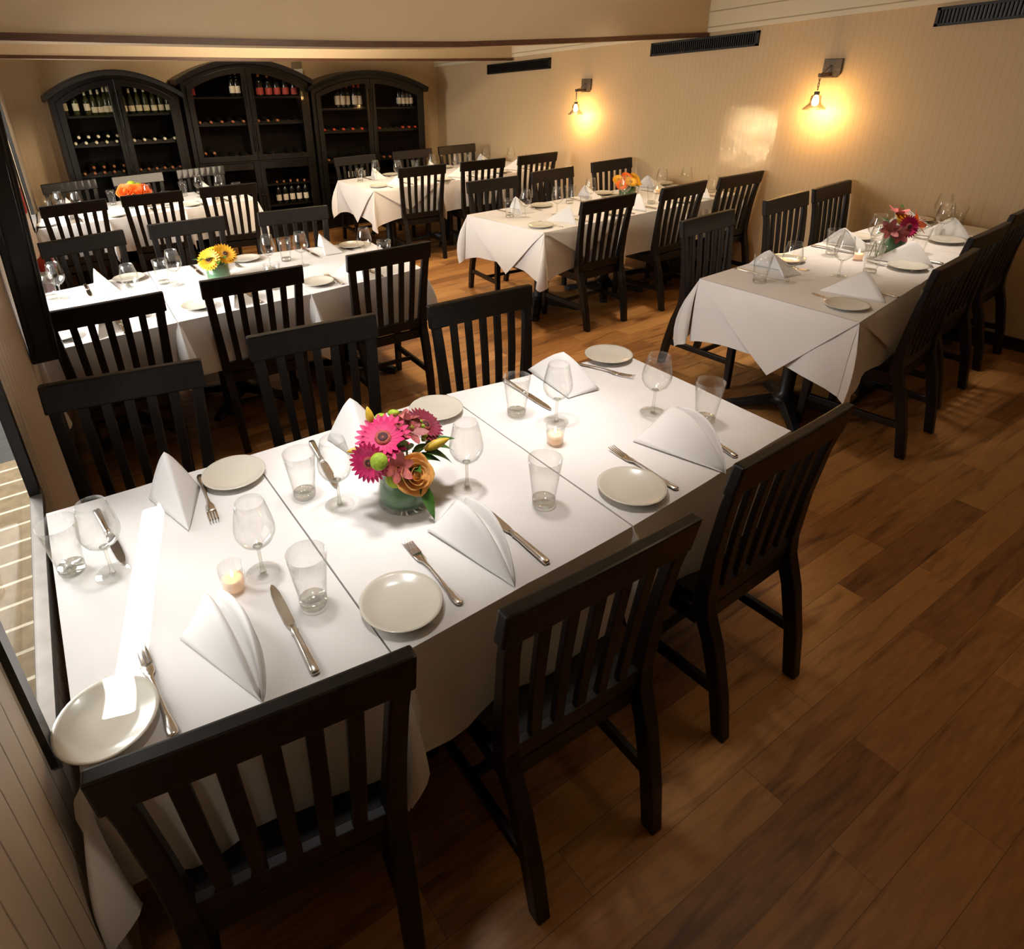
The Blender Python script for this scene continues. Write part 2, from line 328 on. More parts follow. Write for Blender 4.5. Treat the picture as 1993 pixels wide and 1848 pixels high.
# ------------------------------------------------------------------ vents, sconces, sign, extinguisher
vents = [(6.25, 5.09, 1.895, 'small black wall vent nearest the wine cabinets, under the shiplap'), (3.70, 2.62, 2.005, 'long black wall vent in the middle, above between the two sconces'), (1.385, .15, 2.10, 'long black wall vent past the second sconce, at the top corner')]
for ya, yb, zt, lab in vents:
    v = empty('wall_vent', (W, (ya + yb) / 2, zt - .06), 0, lab, 'vent', 'black vents along the top of the sconce wall')
    L2 = (ya - yb) / 2; sk = -.0367; z0, z1 = -.055, .055
    def P(x, y, z): return (x, y, z + sk * y)
    fr = MB()
    for q in ((-L2, L2, z0, z0 + .016), (-L2, L2, z1 - .016, z1), (-L2, -L2 + .02, z0, z1), (L2 - .02, L2, z0, z1)):
        fr.hexa([P(-.02, q[0], q[2]), P(0, q[0], q[2]), P(0, q[1], q[2]), P(-.02, q[1], q[2])], [P(-.02, q[0], q[3]), P(0, q[0], q[3]), P(0, q[1], q[3]), P(-.02, q[1], q[3])])
    fr.build('vent_frame', M['vent'], v)
    g = MB(); n = int(2 * L2 / .022)
    for k in range(n):
        y = -L2 + .02 + (k + .5) * (2 * L2 - .04) / n
        g.hexa([P(-.014, y - .004, z0 + .016), P(-.003, y - .004, z0 + .016), P(-.003, y + .004, z0 + .016), P(-.014, y + .004, z0 + .016)], [P(-.014, y - .004, z1 - .016), P(-.003, y - .004, z1 - .016), P(-.003, y + .004, z1 - .016), P(-.014, y + .004, z1 - .016)])
    g.build('grille', M['vent'], v)
    MB().add([P(-.002, -L2, z0), P(-.002, L2, z0), P(-.002, L2, z1), P(-.002, -L2, z1)], [(0, 1, 2, 3)]).build('backing', M['black'], v)
def make_sconce(y, z, lab):
    s = empty('wall_sconce', (W, y, z), 0, lab, 'wall lamp', 'glass bell sconces on the beige wall')
    MB().add([(-.022, .062, .062), (-.022, -.072, .062), (-.022, -.072, -.04), (-.022, -.05, -.066), (-.022, .062, -.066), (0, .062, .062), (0, -.072, .062), (0, -.072, -.04), (0, -.05, -.066), (0, .062, -.066)],
             [(4, 3, 2, 1, 0), (5, 6, 7, 8, 9), (0, 1, 6, 5), (1, 2, 7, 6), (2, 3, 8, 7), (3, 4, 9, 8), (4, 0, 5, 9)]).build('backplate', M['rust'], s, .004)
    MB().box(-.155, -.02, -.012, .012, -.055, -.03).build('arm', M['rust'], s, .002)
    MB().tube([(-.022, 0, .02), (-.06, 0, 0), (-.1, 0, -.025), (-.138, 0, -.031)], .0025, 6).build('wire', M['rust'], s)
    ch = MB()
    for k in range(4):
        c = Vector((-.142, 0, -.065 - .022 * k)); ax = Vector((1, 0, 0)) if k % 2 else Vector((0, 1, 0))
        ch.tube([c + ax * .006 * cos(a) + Vector((0, 0, .014 * sin(a))) for a in [2 * pi * j / 12 for j in range(13)]], .0022, 6)
    ch.build('chain', M['rust'], s)
    cx = (-.142, 0, 0)
    MB().lathe([(.012, -.152), (.018, -.154), (.02, -.16), (.016, -.172), (.02, -.176)], 16, cx).build('socket', M['rust'], s)
    sh = MB().lathe([(.02, -.172), (.034, -.18), (.037, -.2), (.036, -.222), (.045, -.236), (.062, -.252), (.078, -.268), (.08, -.275), (.074, -.272), (.058, -.258), (.042, -.243), (.031, -.228), (.032, -.2), (.03, -.185)], 28, cx, False)
    sh.build('glass_shade', M['glass_thick'], s)
    MB().lathe([(.008, -.176), (.012, -.19), (.022, -.212), (.024, -.226), (.018, -.244), (.004, -.252)], 16, cx).build('bulb', M['bulb'], s)
    l = bpy.data.lights.new('sconce_light', 'POINT'); l.energy = 10.; l.color = (1, .56, .2); l.shadow_soft_size = .03
    lo = bpy.data.objects.new('sconce_light', l); COL.objects.link(lo); lo.location = (W - .142, y, z - .29)
make_sconce(1.99, 1.735, 'glass bell sconce with glowing bulb, above the front wall table row')
make_sconce(4.52, 1.63, 'glass bell sconce with glowing bulb, nearer the wine cabinets')
n = empty('alarm_box', (3.515, YB, 1.93), 0, 'small white and grey alarm box on wall above the last cabinet gap', 'alarm')
MB().box(-.058, .058, -.03, 0, 0, .075).build('grille', M['grey'], n, .004); MB().box(-.05, .072, -.035, 0, -.075, -.002).build('cover', M['white'], n, .004)
e = empty('emergency_light', (2.02, YB, 1.80), 0, 'dusty emergency light box on wall between first two wine cabinets', 'emergency light')
MB().box(-.09, .09, -.06, 0, -.03, .04).build('housing', M['rust'], e, .006)
MB().lathe([(.022, 0), (.026, .02), (.02, .028)], 14, (-.04, -.075, .05)).build('lamp_head', M['foil_k'], e); MB().lathe([(.022, 0), (.026, .02), (.02, .028)], 14, (.045, -.075, .05)).build('lamp_head', M['foil_k'], e)
sg = empty('fire_placard', (lx(5.02) + .001, 5.02, 1.09), RAD(-2.9), 'red fire placard fixed to the window wall beyond the black window', 'sign')
sgm = MB().box(0, .012, -.09, .09, -.085, .085).build('plate', M['red'], sg, .002)
fx = empty('fire_extinguisher', (.225, 4.35, .53), 0, 'red fire extinguisher hung low on the window wall', 'fire extinguisher')
MB().lathe([(.004, 0), (.055, .004), (.058, .02), (.058, .2), (.05, .235), (.025, .255), (.02, .27)], 20).build('cylinder', M['red'], fx)
MB().lathe([(.0585, .07), (.0588, .16)], 20, (0, 0, 0), False).build('label_band', M['label_w'], fx)
MB().box(-.016, .016, -.016, .016, .268, .3).hexa([(-.01, -.075, .3), (.01, -.075, .3), (.01, .02, .3), (-.01, .02, .3)], [(-.01, -.08, .318), (.01, -.08, .318), (.01, .02, .31), (-.01, .02, .31)]).build('valve', M['black'], fx, .002)
MB().tube([(.012, 0, .285), (.06, -.02, .28), (.075, -.03, .2), (.072, -.03, .08), (.066, -.02, .05)], .008, 8).build('hose', M['black'], fx)
MB().box(-.075, -.04, -.02, .02, .05, .22).build('bracket', M['rust'], fx)

# ------------------------------------------------------------------ chairs
def make_chair():
    c = empty('dining_chair', cat='chair')
    # origin: on the floor below the middle of the top rail; the sitter faces +y
    prof = [(-.08, 0), (-.052, .16), (-.008, .33), (.035, .44), (.04, .50), (.03, .66), (.012, .82), (-.004, .905)]
    for s in (-1, 1):
        mb = MB(); xs = [.192, .197, .203, .208, .21, .219, .228, .233]
        mb.rect_path([(s * x, y, z) for x, (y, z) in zip(xs, prof)], [.019, .021, .022, .023, .023, .022, .021, .021], [.021, .022, .024, .026, .024, .017, .015, .014])
        mb.build('leg', M['wood'], c, .005)
    for s in (-1, 1):
        MB().rect_path([(s * .205, .415, 0), (s * .207, .41, .22), (s * .207, .41, .425)], [.017, .02, .021], [.017, .02, .021]).build('leg', M['wood'], c, .005)
    r = MB(); n = 8
    for k in range(n): pass
    def rail(z0, z1, hw, y0, y1, th, bow):
        rings = []
        for k in range(n + 1):
            u = -1 + 2 * k / n; x = u * hw; yb = bow * (1 - u * u)
            rings.append([(x, y0 - th - yb, z0), (x, y0 + th - yb, z0), (x, y1 + th - yb, z1), (x, y1 - th - yb, z1)])
        return MB().loft(rings, True, True, False)
    rail(.872, .972, .262, .004, -.012, .0165, .004).build('top_rail', M['wood'], c, .006)
    sl = MB()
    for k in range(5):
        u = (k - 2) / 3.
        xt, xb = u * .222, u * .2; bow = .003 * (1 - u * u)
        sl.rect_path([(xb, .036, .485), (xb * .3 + xt * .7, .022 - bow * .7, .70), (xt, .004 - bow, .875)], [.0155, .0165, .0165], [.0085, .0085, .0085])
    sl.build('slat_panel', M['wood'], c, .003)
    MB().hexa([(-.21, .026, .445), (.21, .026, .445), (.21, .05, .445), (-.21, .05, .445)], [(-.21, .024, .50), (.21, .024, .50), (.21, .048, .50), (-.21, .048, .50)]).build('lower_rail', M['wood'], c, .003)
    P = []
    ns = 8
    st = MB(); top = []; 
    for i in range(ns + 1):
        v = i / ns; y = .05 + .40 * v; hw = .2 + .035 * v - (.012 if i in (0, ns) else 0)
        top.append([((-1 + 2 * j / ns) * hw, y, .462 - .010 * math.exp(-((j - ns / 2) / 2.6) ** 2) * sin(pi * min(1, v * 1.15)) - (.006 if i == ns else 0)) for j in range(ns + 1)])
    st.grid(top); bot = [[(p[0], p[1], .432) for p in r] for r in top]; st.grid([r[::-1] for r in bot])
    edge = [top[0][j] for j in range(ns + 1)] + [top[i][ns] for i in range(1, ns + 1)] + [top[ns][j] for j in range(ns - 1, -1, -1)] + [top[i][0] for i in range(ns - 1, 0, -1)]
    st.loft([[(p[0], p[1], .432) for p in edge], edge], True, False, False)
    st.build('seat', M['seat'], c)
    ap = MB().box(-.19, .19, .39, .412, .365, .43).box(-.19, .19, .03, .05, .375, .432)
    for s in (-1, 1): ap.box(s * .207 - .01, s * .207 + .01, .05, .40, .37, .431)
    ap.build('apron', M['wood'], c, .003)
    for s in (-1, 1): MB().hexa([(s * .2 - .011, -.05, .155), (s * .2 + .011, -.05, .155), (s * .206 + .011, .41, .155), (s * .206 - .011, .41, .155)], [(s * .2 - .011, -.05, .19), (s * .2 + .011, -.05, .19), (s * .206 + .011, .41, .19), (s * .206 - .011, .41, .19)]).build('stretcher', M['wood'], c, .003)
    MB().box(-.2, .2, .19, .212, .16, .185).build('stretcher', M['wood'], c, .003)
    return c
CH = make_chair()
ROW = {1: 'front window table', 2: 'middle window table', 3: 'rear window table', 4: 'front wall table', 5: 'middle wall table', 6: 'rear wall table'}
def pos(r, k): return ['window end', 'middle', 'aisle end'][k] if r < 4 else ['aisle end', 'middle', 'wall end'][k]
chairs = {(1, 'n'): [(.316, -.192, -8), (1.01, -.256, -1.5), (1.767, -.191, 1.8)], (1, 'f'): [(.337, 1.332, -12), (1.052, 1.345, -8.6), (1.787, 1.22, -4.8)],
          (2, 'n'): [(.395, 2.26, -3), (1.099, 2.265, -7), (1.88, 2.235, -3)], (2, 'f'): [(.471, 3.872, 5), (1.149, 3.893, -8), (1.89, 3.73, -12)],
          (3, 'n'): [(.56, 5.44, 2), (1.2, 5.42, -10), (1.865, 5.33, -14)], (3, 'f'): [(.66, 6.93, 4), (1.33, 6.9, 0), (2.0, 6.88, -4)],
          (4, 'n'): [(3.793, .275, 5.6), (4.494, .41, 3.7), (5.22, .50, 5)], (4, 'f'): [(3.794, 1.584, 2.3), (4.673, 1.62, 1.6), (5.27, 1.64, 3)],
          (5, 'n'): [(3.807, 2.443, -1.7), (4.593, 2.414, 1.1), (5.28, 2.40, -3)], (5, 'f'): [(3.743, 3.731, -5.6), (4.46, 3.76, 2), (5.25, 3.782, -2.6)],
          (6, 'n'): [(3.761, 4.957, -10), (4.436, 4.83, -10), (5.114, 4.747, -3.7)], (6, 'f'): [(3.674, 6.339, -5), (4.42, 6.26, -8), (5.06, 6.23, -7)]}
for (r, s), L in chairs.items():
    for k, (x, y, a) in enumerate(L):
        side = 'near' if s == 'n' else 'far'
        lab = 'dark slat-back wooden chair, %s side, %s of the %s' % (side, pos(r, k), ROW[r])
        put(CH, x, y, 0, RAD(a if s == 'n' else a + 180), lab, 'slat-back chairs around the ' + ROW[r] + 's')

# ------------------------------------------------------------------ tables and cloths
H = .76
rows = {1: ([(.022, .935), (.614, .895), (1.362, .872), (2.164, .745)], [(.02, .005), (.614, -.07), (1.34, -.055), (2.12, -.01)]),
        2: ([(.14, 3.40), (.771, 3.485), (1.47, 3.42), (2.25, 3.25)], [(.084, 2.343), (.71, 2.36), (1.434, 2.348), (2.183, 2.385)]),
        3: ([(.295, 6.58), (.86, 6.60), (1.54, 6.60), (2.25, 6.55)], [(.25, 5.58), (.818, 5.60), (1.498, 5.60), (2.2, 5.60)]),
        4: ([(3.235, 1.196), (4.0, 1.21), (4.77, 1.22), (5.54, 1.22)], [(3.219, .35), (3.983, .45), (4.73, .57), (5.50, .70)]),
        5: ([(3.279, 3.471), (4.04, 3.45), (4.79, 3.43), (5.54, 3.41)], [(3.326, 2.573), (4.06, 2.56), (4.79, 2.54), (5.53, 2.53)]),
        6: ([(3.287, 6.032), (4.04, 6.04), (4.79, 6.03), (5.54, 6.02)], [(3.268, 5.105), (4.02, 5.05), (4.77, 5.0), (5.53, 4.96)])}
def lerp2(a, b, t): return Vector((a[0] + (b[0] - a[0]) * t, a[1] + (b[1] - a[1]) * t))
def make_table(q, lab):
    """q: near-left, near-right, far-right, far-left"""
    c = sum((Vector(p) for p in q), Vector((0, 0))) / 4
    t = empty('dining_table', (c.x, c.y, 0), 0, lab, 'table', 'pedestal tables under the white cloths')
    ins = [(Vector(p) - c) * .95 for p in q]
    MB().hexa([(p.x, p.y, H - .035) for p in ins], [(p.x, p.y, H - .006) for p in ins]).build('tabletop', M['wood'], t)
    MB().lathe([(.09, .075), (.06, .10), (.038, .13), (.038, H - .08), (.07, H - .06), (.16, H - .052), (.16, H - .036)], 20).build('column', M['iron'], t)
    b = MB()
    for k in range(4):
        a = pi / 4 + k * pi / 2; d = Vector((cos(a), sin(a), 0)); n = Vector((-sin(a), cos(a), 0)); rr = []
        for u, z0, z1, hw in ((0, .05, .1, .045), (.1, .04, .09, .04), (.22, .02, .06, .033), (.30, .0, .045, .035), (.34, 0, .03, .03)):
            p = d * u; rr.append([(p - n * hw) + Vector((0, 0, z0)), (p + n * hw) + Vector((0, 0, z0)), (p + n * hw * .6) + Vector((0, 0, z1)), (p - n * hw * .6) + Vector((0, 0, z1))])
        b.loft(rr, True, True, False)
    b.build('base', M['iron'], t, .006)
    return t
def make_cloth(q, sides, lab, drop=.29, seed=0, group='white tablecloths'):
    """q as above; sides: which of near(0) right(1) far(2) left(3) hang free; other sides only tuck down into the seam"""
    rnd = random.Random(seed); mb = MB(); n = 14; Q = [Vector(p) for p in q]
    def B(u, v): 
        p = lerp2(lerp2(Q[0], Q[1], u), lerp2(Q[3], Q[2], u), v); return p
    top = [[None] * (n + 1) for _ in range(n + 1)]
    for i in range(n + 1):
        for j in range(n + 1):
            u, v = j / n, i / n; p = B(u, v)
            z = H + .0035 + .0012 * sin(9 * u + seed) * sin(7 * v + seed * 2)
            for cr in (u, v): z += .0016 * math.exp(-((cr - .5) / .02) ** 2)      # pressed fold lines
            top[i][j] = (p.x, p.y, z)
    mb.grid(top)
    ctr = sum(Q, Vector((0, 0))) / 4
    e = [(top[0], 0, 1), ([top[i][n] for i in range(n + 1)], 1, 2), (top[n][::-1], 2, 3), ([top[i][0] for i in range(n, -1, -1)], 3, 0)]
    outn = []
    for k in range(4):
        d = (Q[(k + 1) % 4] - Q[k]).normalized(); outn.append(Vector((d.y, -d.x)))
    for k in range(4):
        line = e[k][0]; o = outn[k]; dr = drop if sides[k] else .06
        P = []
        for s in range(8):
            t = s / 7; row = []
            for j, p in enumerate(line):
                w = j / n
                wv = sides[k] * .010 * t * (sin(w * 11 + seed * 1.7 + k) + .6 * sin(w * 19 + seed + 2 * k))
                out = (.004 + .012 * min(1, t * 3) + .012 * t + wv) if sides[k] else .0012 * min(1, t * 6)
                dj = dr * (1 + (.20 * max((2 * w - 1) if sides[(k + 1) % 4] else -1, (1 - 2 * w) if sides[(k - 1) % 4] else -1, 0) ** 3)) if sides[k] else dr
                z = p[2] - dj * t - .004 * min(1, t * 8)
                if t == 0: out = 0; z = p[2]
                row.append((p[0] + o.x * out, p[1] + o.y * out, z))
            P.append(row)
        mb.grid(P[::-1])
    # the four corner folds: a quarter of cloth gathered into a cone with a pointed tip
    for k in range(4):
        a, b = (k - 1) % 4, k                     # the two sides meeting at corner k
        if not (sides[a] or sides[b]): continue
        p = Vector((Q[k].x, Q[k].y, H + .003)); oa, ob = Vector((*outn[a], 0)), Vector((*outn[b], 0))
        dg = (oa * (1 if sides[a] else .12) + ob * (1 if sides[b] else .12)).normalized()
        both = sides[a] and sides[b]; ds = drop * (1.2 if both else 1)
        da, db = (ds if sides[a] else .07), (ds if sides[b] else .07)
        tipr = math.hypot(drop, drop) * (1.0 if sides[a] and sides[b] else .92)
        flare = .27 if both else .30
        P = []; m = 12
        side = Vector((-dg.y, dg.x, 0))
        for i in range(m + 1):
            f = i / m; row = []
            ln = da + (tipr - da) * (f / .5) ** 1.15 if f <= .5 else db + (tipr - db) * ((1 - f) / .5) ** 1.15
            base = oa.lerp(ob, f)
            bell = sin(pi * f) ** .8
            for s in range(8):
                t = s / 7
                out = flare * ln * sin(pi * .70 * t) * .72 * bell + .014 * min(1, 3 * t)
                sway = .035 * t * sin(2 * pi * f + seed * .6) * bell + .05 * t * (f - .5) * 2 * bell * (-1 if (ob - oa).dot(side) < 0 else 1)
                hz = dg * out * (.35 + .65 * bell) + base * (.016 * min(1, t * 3) + .012 * t) * (1 - bell) + side * sway
                row.append(p + hz + Vector((0, 0, -ln * t * math.sqrt(max(0, 1 - (flare * bell * .8) ** 2)) - .004 * min(1, 8 * t))))
            P.append(row)
        mb.grid(P)
    o = mb.build('tablecloth', M['cloth'])
    return tag(o, lab, 'tablecloth', group)
def make_overlay(q, lab, drop=.30, seed=0):
    """second square laid cornerwise: a point hangs over the aisle end and, shorter, over both long sides"""
    mb = MB(); Q = [Vector(p) for p in q]; n = 10
    mb.grid([[(*lerp2(lerp2(Q[0], Q[1], j / n), lerp2(Q[3], Q[2], j / n), i / n), H + .0075) for j in range(n + 1)] for i in range(n + 1)])
    for k, d in ((3, drop), (0, drop * .62)):
        a, b = Q[k], Q[(k + 1) % 4]; dd = (b - a).normalized(); o = Vector((dd.y, -dd.x)); P = []
        for s in range(9):
            t = s / 8; row = []
            for j in range(n + 1):
                w = j / n; ap = .6 if k == 3 else .5; tri = w / ap if w < ap else (1 - w) / (1 - ap)
                lim = d * t * tri; c = lerp2(a, b, w)
                out = (.010 + .012 * min(1, lim * 10) + .085 * lim + .005 * sin(w * 9 + seed)) if lim > 1e-4 else .004
                row.append((c.x + o.x * out, c.y + o.y * out, H + .0075 - lim - .002 * (t > 0)))
            P.append(row)
        mb.grid(P[::-1])
    return tag(mb.build('cloth_overlay', M['cloth']), lab, 'tablecloth', 'cornerwise overlays on the aisle-end tables')
quads = {}
for r, (fa, ne) in rows.items():
    for k in range(3):
        q = [ne[k], ne[k + 1], fa[k + 1], fa[k]]
        g = .0025; quads[r, k] = q
        c = sum((Vector(p) for p in q), Vector((0, 0))) / 4
        qs = [Vector(p) + (Vector((g, 0)) if i in (0, 3) else Vector((-g, 0))) for i, p in enumerate(q)]
        make_table(q, 'dark pedestal table under the cloth, %s of the %s' % (pos(r, k), ROW[r]))
        end = (k == 2 if r < 4 else k == 0)
        wallside = (k == 0 if r < 4 else k == 2)
        sides = [1, 1 if (k == 2 and r < 4) else 0, 1, 1 if (k == 0 and r > 3) else 0]
        make_cloth(qs, sides, 'white cloth draped over the %s of the %s' % (pos(r, k), ROW[r]), .30 if r in (1, 2, 3) else .30, r * 3 + k)
        if r > 3 and k == 0:
            make_overlay(qs, 'white cloth laid cornerwise, point hanging over aisle end of %s' % ROW[r], .375, r)

# ------------------------------------------------------------------ tableware prototypes
TZ = H + .0062
def make_plate():
    t = MB().lathe([(.001, .0), (.05, .0), (.055, .004), (.07, .007), (.088, .0155), (.096, .0185), (.0945, .0205), (.086, .0175), (.07, .0105), (.054, .0075), (.03, .007), (.001, .007)], 40)
    o = t.build('bread_plate', M['plate']); return tag(o, None, 'plate')
def make_wine():
    t = empty('wine_glass', cat='wine glass')
    MB().lathe([(.003, .083), (.02, .088), (.038, .104), (.0475, .124), (.049, .14), (.045, .165), (.0385, .195), (.034, .215), (.0332, .215), (.0375, .195), (.044, .165), (.048, .14), (.0465, .124), (.037, .105), (.019, .09), (.002, .086)], 28, (0, 0, 0), False).build('bowl', M['glass'], t)
    MB().lathe([(.009, .004), (.0055, .012), (.0042, .03), (.0042, .07), (.006, .08), (.012, .086)], 12).build('stem', M['glass_thick'], t)
    MB().lathe([(.001, .0), (.040, .0), (.042, .0012), (.040, .0025), (.02, .004), (.008, .006), (.001, .006)], 32).build('foot', M['glass'], t)
    return t
def make_tumbler():
    t = empty('water_tumbler', cat='water glass')
    MB().lathe([(.031, .004), (.034, .04), (.0405, .095), (.047, .148), (.0458, .148), (.0393, .095), (.0328, .042), (.029, .026), (.001, .022)], 28, (0, 0, 0), False).build('glass_wall', M['glass'], t)
    MB().lathe([(.001, 0), (.029, 0), (.0312, .003), (.0322, .018), (.029, .02), (.001, .017)], 28).build('glass_base', M['glass_thick'], t)
    return t
def make_fork():
    mb = MB(); L = .265
    def sect(y, hw, z, th=.0014): return [(-hw, y, z - th), (hw, y, z - th), (hw * .8, y, z + th), (-hw * .8, y, z + th)]
    pr = [(-.0, .006, .006), (.008, .011, .0055), (.03, .0105, .005), (.06, .0065, .006), (.10, .004, .009), (.14, .0035, .010), (.165, .006, .008), (.178, .0125, .005), (.195, .0135, .003), (.205, .0135, .003)]
    mb.loft([sect(y, w, z) for y, w, z in pr], True, True, True)
    for k in range(4):
        x = -.0112 + k * .00747
        mb.loft([[(x - w, y, z - .001), (x + w, y, z - .001), (x + w, y, z + .001), (x - w, y, z + .001)] for y, w, z in ((.203, .0024, .003), (.225, .0022, .0035), (.25, .0018, .006), (.264, .0010, .0095))], True, True, False)
    return tag(mb.build('dinner_fork', M['steel']), None, 'fork')
def make_knife():
    t = empty('table_knife', cat='knife')
    mb = MB()
    mb.loft([[(-w * .55, y, z - h), (w * .45, y, z - h), (w * .45, y, z + h), (-w * .55, y, z + h)] for y, w, h, z in ((.145, .016, .0015, .004), (.16, .022, .0012, .0035), (.22, .0235, .001, .003), (.265, .02, .001, .003), (.287, .012, .001, .003), (.297, .003, .0008, .003))], True, True, False)
    mb.build('blade', M['steel'], t)
    MB().loft([[(-w, y, .001), (w, y, .001), (w, y, .001 + h * .7), (w * .5, y, .001 + h), (-w * .5, y, .001 + h), (-w, y, .001 + h * .7)] for y, w, h in ((0, .006, .004), (.004, .0095, .007), (.02, .0098, .0085), (.07, .0085, .009), (.12, .0072, .0085), (.128, .009, .009), (.134, .0065, .008), (.148, .0085, .006))], True, True, True).build('handle', M['steel'], t)
    return t
def napkin_mesh(C, A, B, h, lay=2):
    mb = MB(); C, A, B = (Vector((*p, 0)) for p in (C, A, B)); mid = (A + B) / 2
    for l in range(lay):
        sc = 1 - .10 * l; P = []; n, m = 10, 16
        for i in range(n + 1):
            s = i / n * (1 - .03 * l); row = []
            for j in range(m + 1):
                t = -1 + 2 * j / m; side = A if t < 0 else B
                g = mid.lerp(side, abs(t) * sc) - C
                ridge = (1 - abs(t)) ; rr = ridge - .10 * max(0, ridge - .8) * 5 * .5
                bulge = .045 * sin(pi * abs(t)) * s
                p = C + g * s
                z = h * sc * s * (rr + bulge) + .0015 + .0012 * l
                if i == n and l == 0: z += .002 * sin(pi * abs(t))
                row.append((p.x, p.y, z))
            P.append(row)
        mb.grid(P)
    return mb
def napkin_open_mesh(C, A, B, h, wd=.05):
    """left panel fans from C up to a rim, the rim parts into two layers, the right panel drops back to the cloth"""
    mb = MB(); C, A, B = (Vector((*p, 0)) for p in (C, A, B)); ax = (A - B).normalized(); rt = Vector((-ax.y, ax.x, 0))
    if rt.dot(B - C) < 0: rt = -rt
    n = 18; rows_ = []
    for i in range(n + 1):
        v = i / n; e = B.lerp(A, v); a1 = sin(pi * (.20 + .80 * v)) ** .8 if v < 1 else 0; hh = h * a1; w = wd * a1
        L0 = C.lerp(A, max(0, v - .15) / .85 * .6 if v > .15 else 0) if v < 1 else A
        row = []
        for k in range(9): row.append(L0.lerp(e - rt * w * .15, k / 8) + Vector((0, 0, .002 + hh * (k / 8) ** 1.35)))
        row += [e + rt * w * .02 + Vector((0, 0, hh * .93 + .002)), e + rt * w * .12 + Vector((0, 0, hh * .55 + .002)), e + rt * w * .35 + Vector((0, 0, hh * .30 + .003)), e + rt * w * .62 + Vector((0, 0, hh * .55 + .003)), e + rt * w * .72 + Vector((0, 0, hh * .86 + .003)), e + rt * w * .82 + Vector((0, 0, hh * .9 + .003)), e + rt * w * .92 + Vector((0, 0, hh * .7 + .002)), e + rt * w * 1.1 + Vector((0, 0, .001))]
        rows_.append(row)
    mb.grid(rows_); return mb
def make_votive():
    t = empty('votive_candle', cat='candle')
    MB().lathe([(.001, 0), (.024, 0), (.026, .002), (.031, .07), (.0296, .07), (.0247, .006), (.001, .005)], 24, (0, 0, 0), False).build('glass_cup', M['glass'], t)
    w = MB().lathe([(.001, .006), (.0235, .0065), (.0255, .036), (.018, .034), (.001, .033)], 20).build('wax', M['wax'], t)
    MB().lathe([(.0008, .036), (.0035, .041), (.0042, .046), (.0025, .054), (.0004, .062)], 10).build('flame', M['flame'], t)
    return t
PLATE, WINE, TUMB, FORK, KNIFE, VOT = make_plate(), make_wine(), make_tumbler(), make_fork(), make_knife(), make_votive()
def ang(p, q): return math.atan2(q[1] - p[1], q[0] - p[0]) - pi / 2
# near-side setting relative to (table middle x, near edge y); far side is the same turned half round
TEMP = dict(plate=(-.27, .105), fork=((-.165, .03), (-.165, .30)), napkin=((-.085, .30), (-.04, .01), (.05, .29), .125), knife=((.085, .015), (.085, .31)), wine=(.11, .40), tumbler=(.235, .215))
T1N = {(1, 'n', 0): dict(plate=(.081, .101), fork=((.182, 0), (.164, .265)), napkin=((.245, .235), (.345, -.02), (.325, .275), .085), knife=((.459, -.02), (.469, .27)), wine=(.467, .332), tumbler=(.532, .166)),
       (1, 'n', 1): dict(plate=(.696, .043), fork=((.81, -.03), (.817, .235)), napkin=((.885, .235), (.945, -.055), (.985, .24), .085), knife=((1.061, -.04), (1.062, .255)), wine=(1.087, .341), tumbler=(1.214, .152)),
       (1, 'n', 2): dict(plate=(1.453, .053), fork=((1.561, -.017), (1.573, .246)), napkin=((1.66, .235), (1.735, -.045), (1.85, .255), .085), knife=((1.835, -.01), (1.90, .27)), wine=(1.861, .33), tumbler=(1.947, .187)),
       (1, 'f', 0): dict(plate=(.534, .794), fork=((.445, .865), (.423, .61)), napkin=((.352, .61), (.29, .83), (.43, .80), .15), knife=((.150, .86), (.178, .585)), wine=(.151, .548), tumbler=(.066, .62)),
       (1, 'f', 1): dict(plate=(1.258, .776), fork=((1.15, .85), (1.13, .6)), napkin=((.90, .575), (.86, .83), (1.04, .80), .14), knife=((.81, .85), (.768, .555)), wine=(.742, .476), tumbler=(.676, .574)),
       (1, 'f', 2): dict(plate=(2.077, .745), fork=((1.925, .80), (2.015, .555)), napkin=((1.70, .575), (1.74, .85), (1.84, .56), .12), knife=((1.608, .84), (1.59, .545)), wine=(1.553, .477), tumbler=(1.474, .593)),
       (2, 'f', 0): dict(plate=(.64, 3.36), wine=(.25, 3.2), tumbler=(.2, 3.25)), (2, 'f', 1): dict(plate=(1.37, 3.31), wine=(.86, 3.03), tumbler=(.80, 3.12)), (2, 'f', 2): dict(plate=(2.08, 3.16), wine=(1.62, 2.93), tumbler=(1.58, 3.12)),
       (2, 'n', 0): dict(plate=(.19, 2.50), wine=(.59, 2.86)), (2, 'n', 1): dict(plate=(.86, 2.53), wine=(1.43, 3.0)), (2, 'n', 2): dict(plate=(1.54, 2.50), wine=(1.98, 2.75), tumbler=(2.05, 2.62)),
       (4, 'f', 0): dict(tumbler=(3.41, .96), wine=(3.52, .87)), (4, 'f', 1): dict(tumbler=(4.2, 1.02)), (4, 'n', 0): dict(plate=(3.37, .49), wine=(3.82, .77), tumbler=(3.99, .70)), (4, 'n', 1): dict(plate=(4.22, .62)), (4, 'n', 2): dict(plate=(4.95, .74), wine=(5.33, .95)),
       (5, 'f', 0): dict(tumbler=(3.47, 3.15), wine=(3.56, 3.07), plate=(3.93, 3.3)), (5, 'n', 0): dict(plate=(3.43, 2.73)), (5, 'f', 1): dict(tumbler=(4.2, 3.25), wine=(4.29, 3.1)),
       (6, 'f', 0): dict(tumbler=(3.43, 5.74), wine=(3.61, 5.70), plate=(3.9, 5.90)), (6, 'n', 0): dict(plate=(3.41, 5.27))}
NAPP = [None]
def rot2(p, c, f): return (c[0] + p[0], c[1] + p[1]) if f > 0 else (c[0] - p[0], c[1] - p[1])
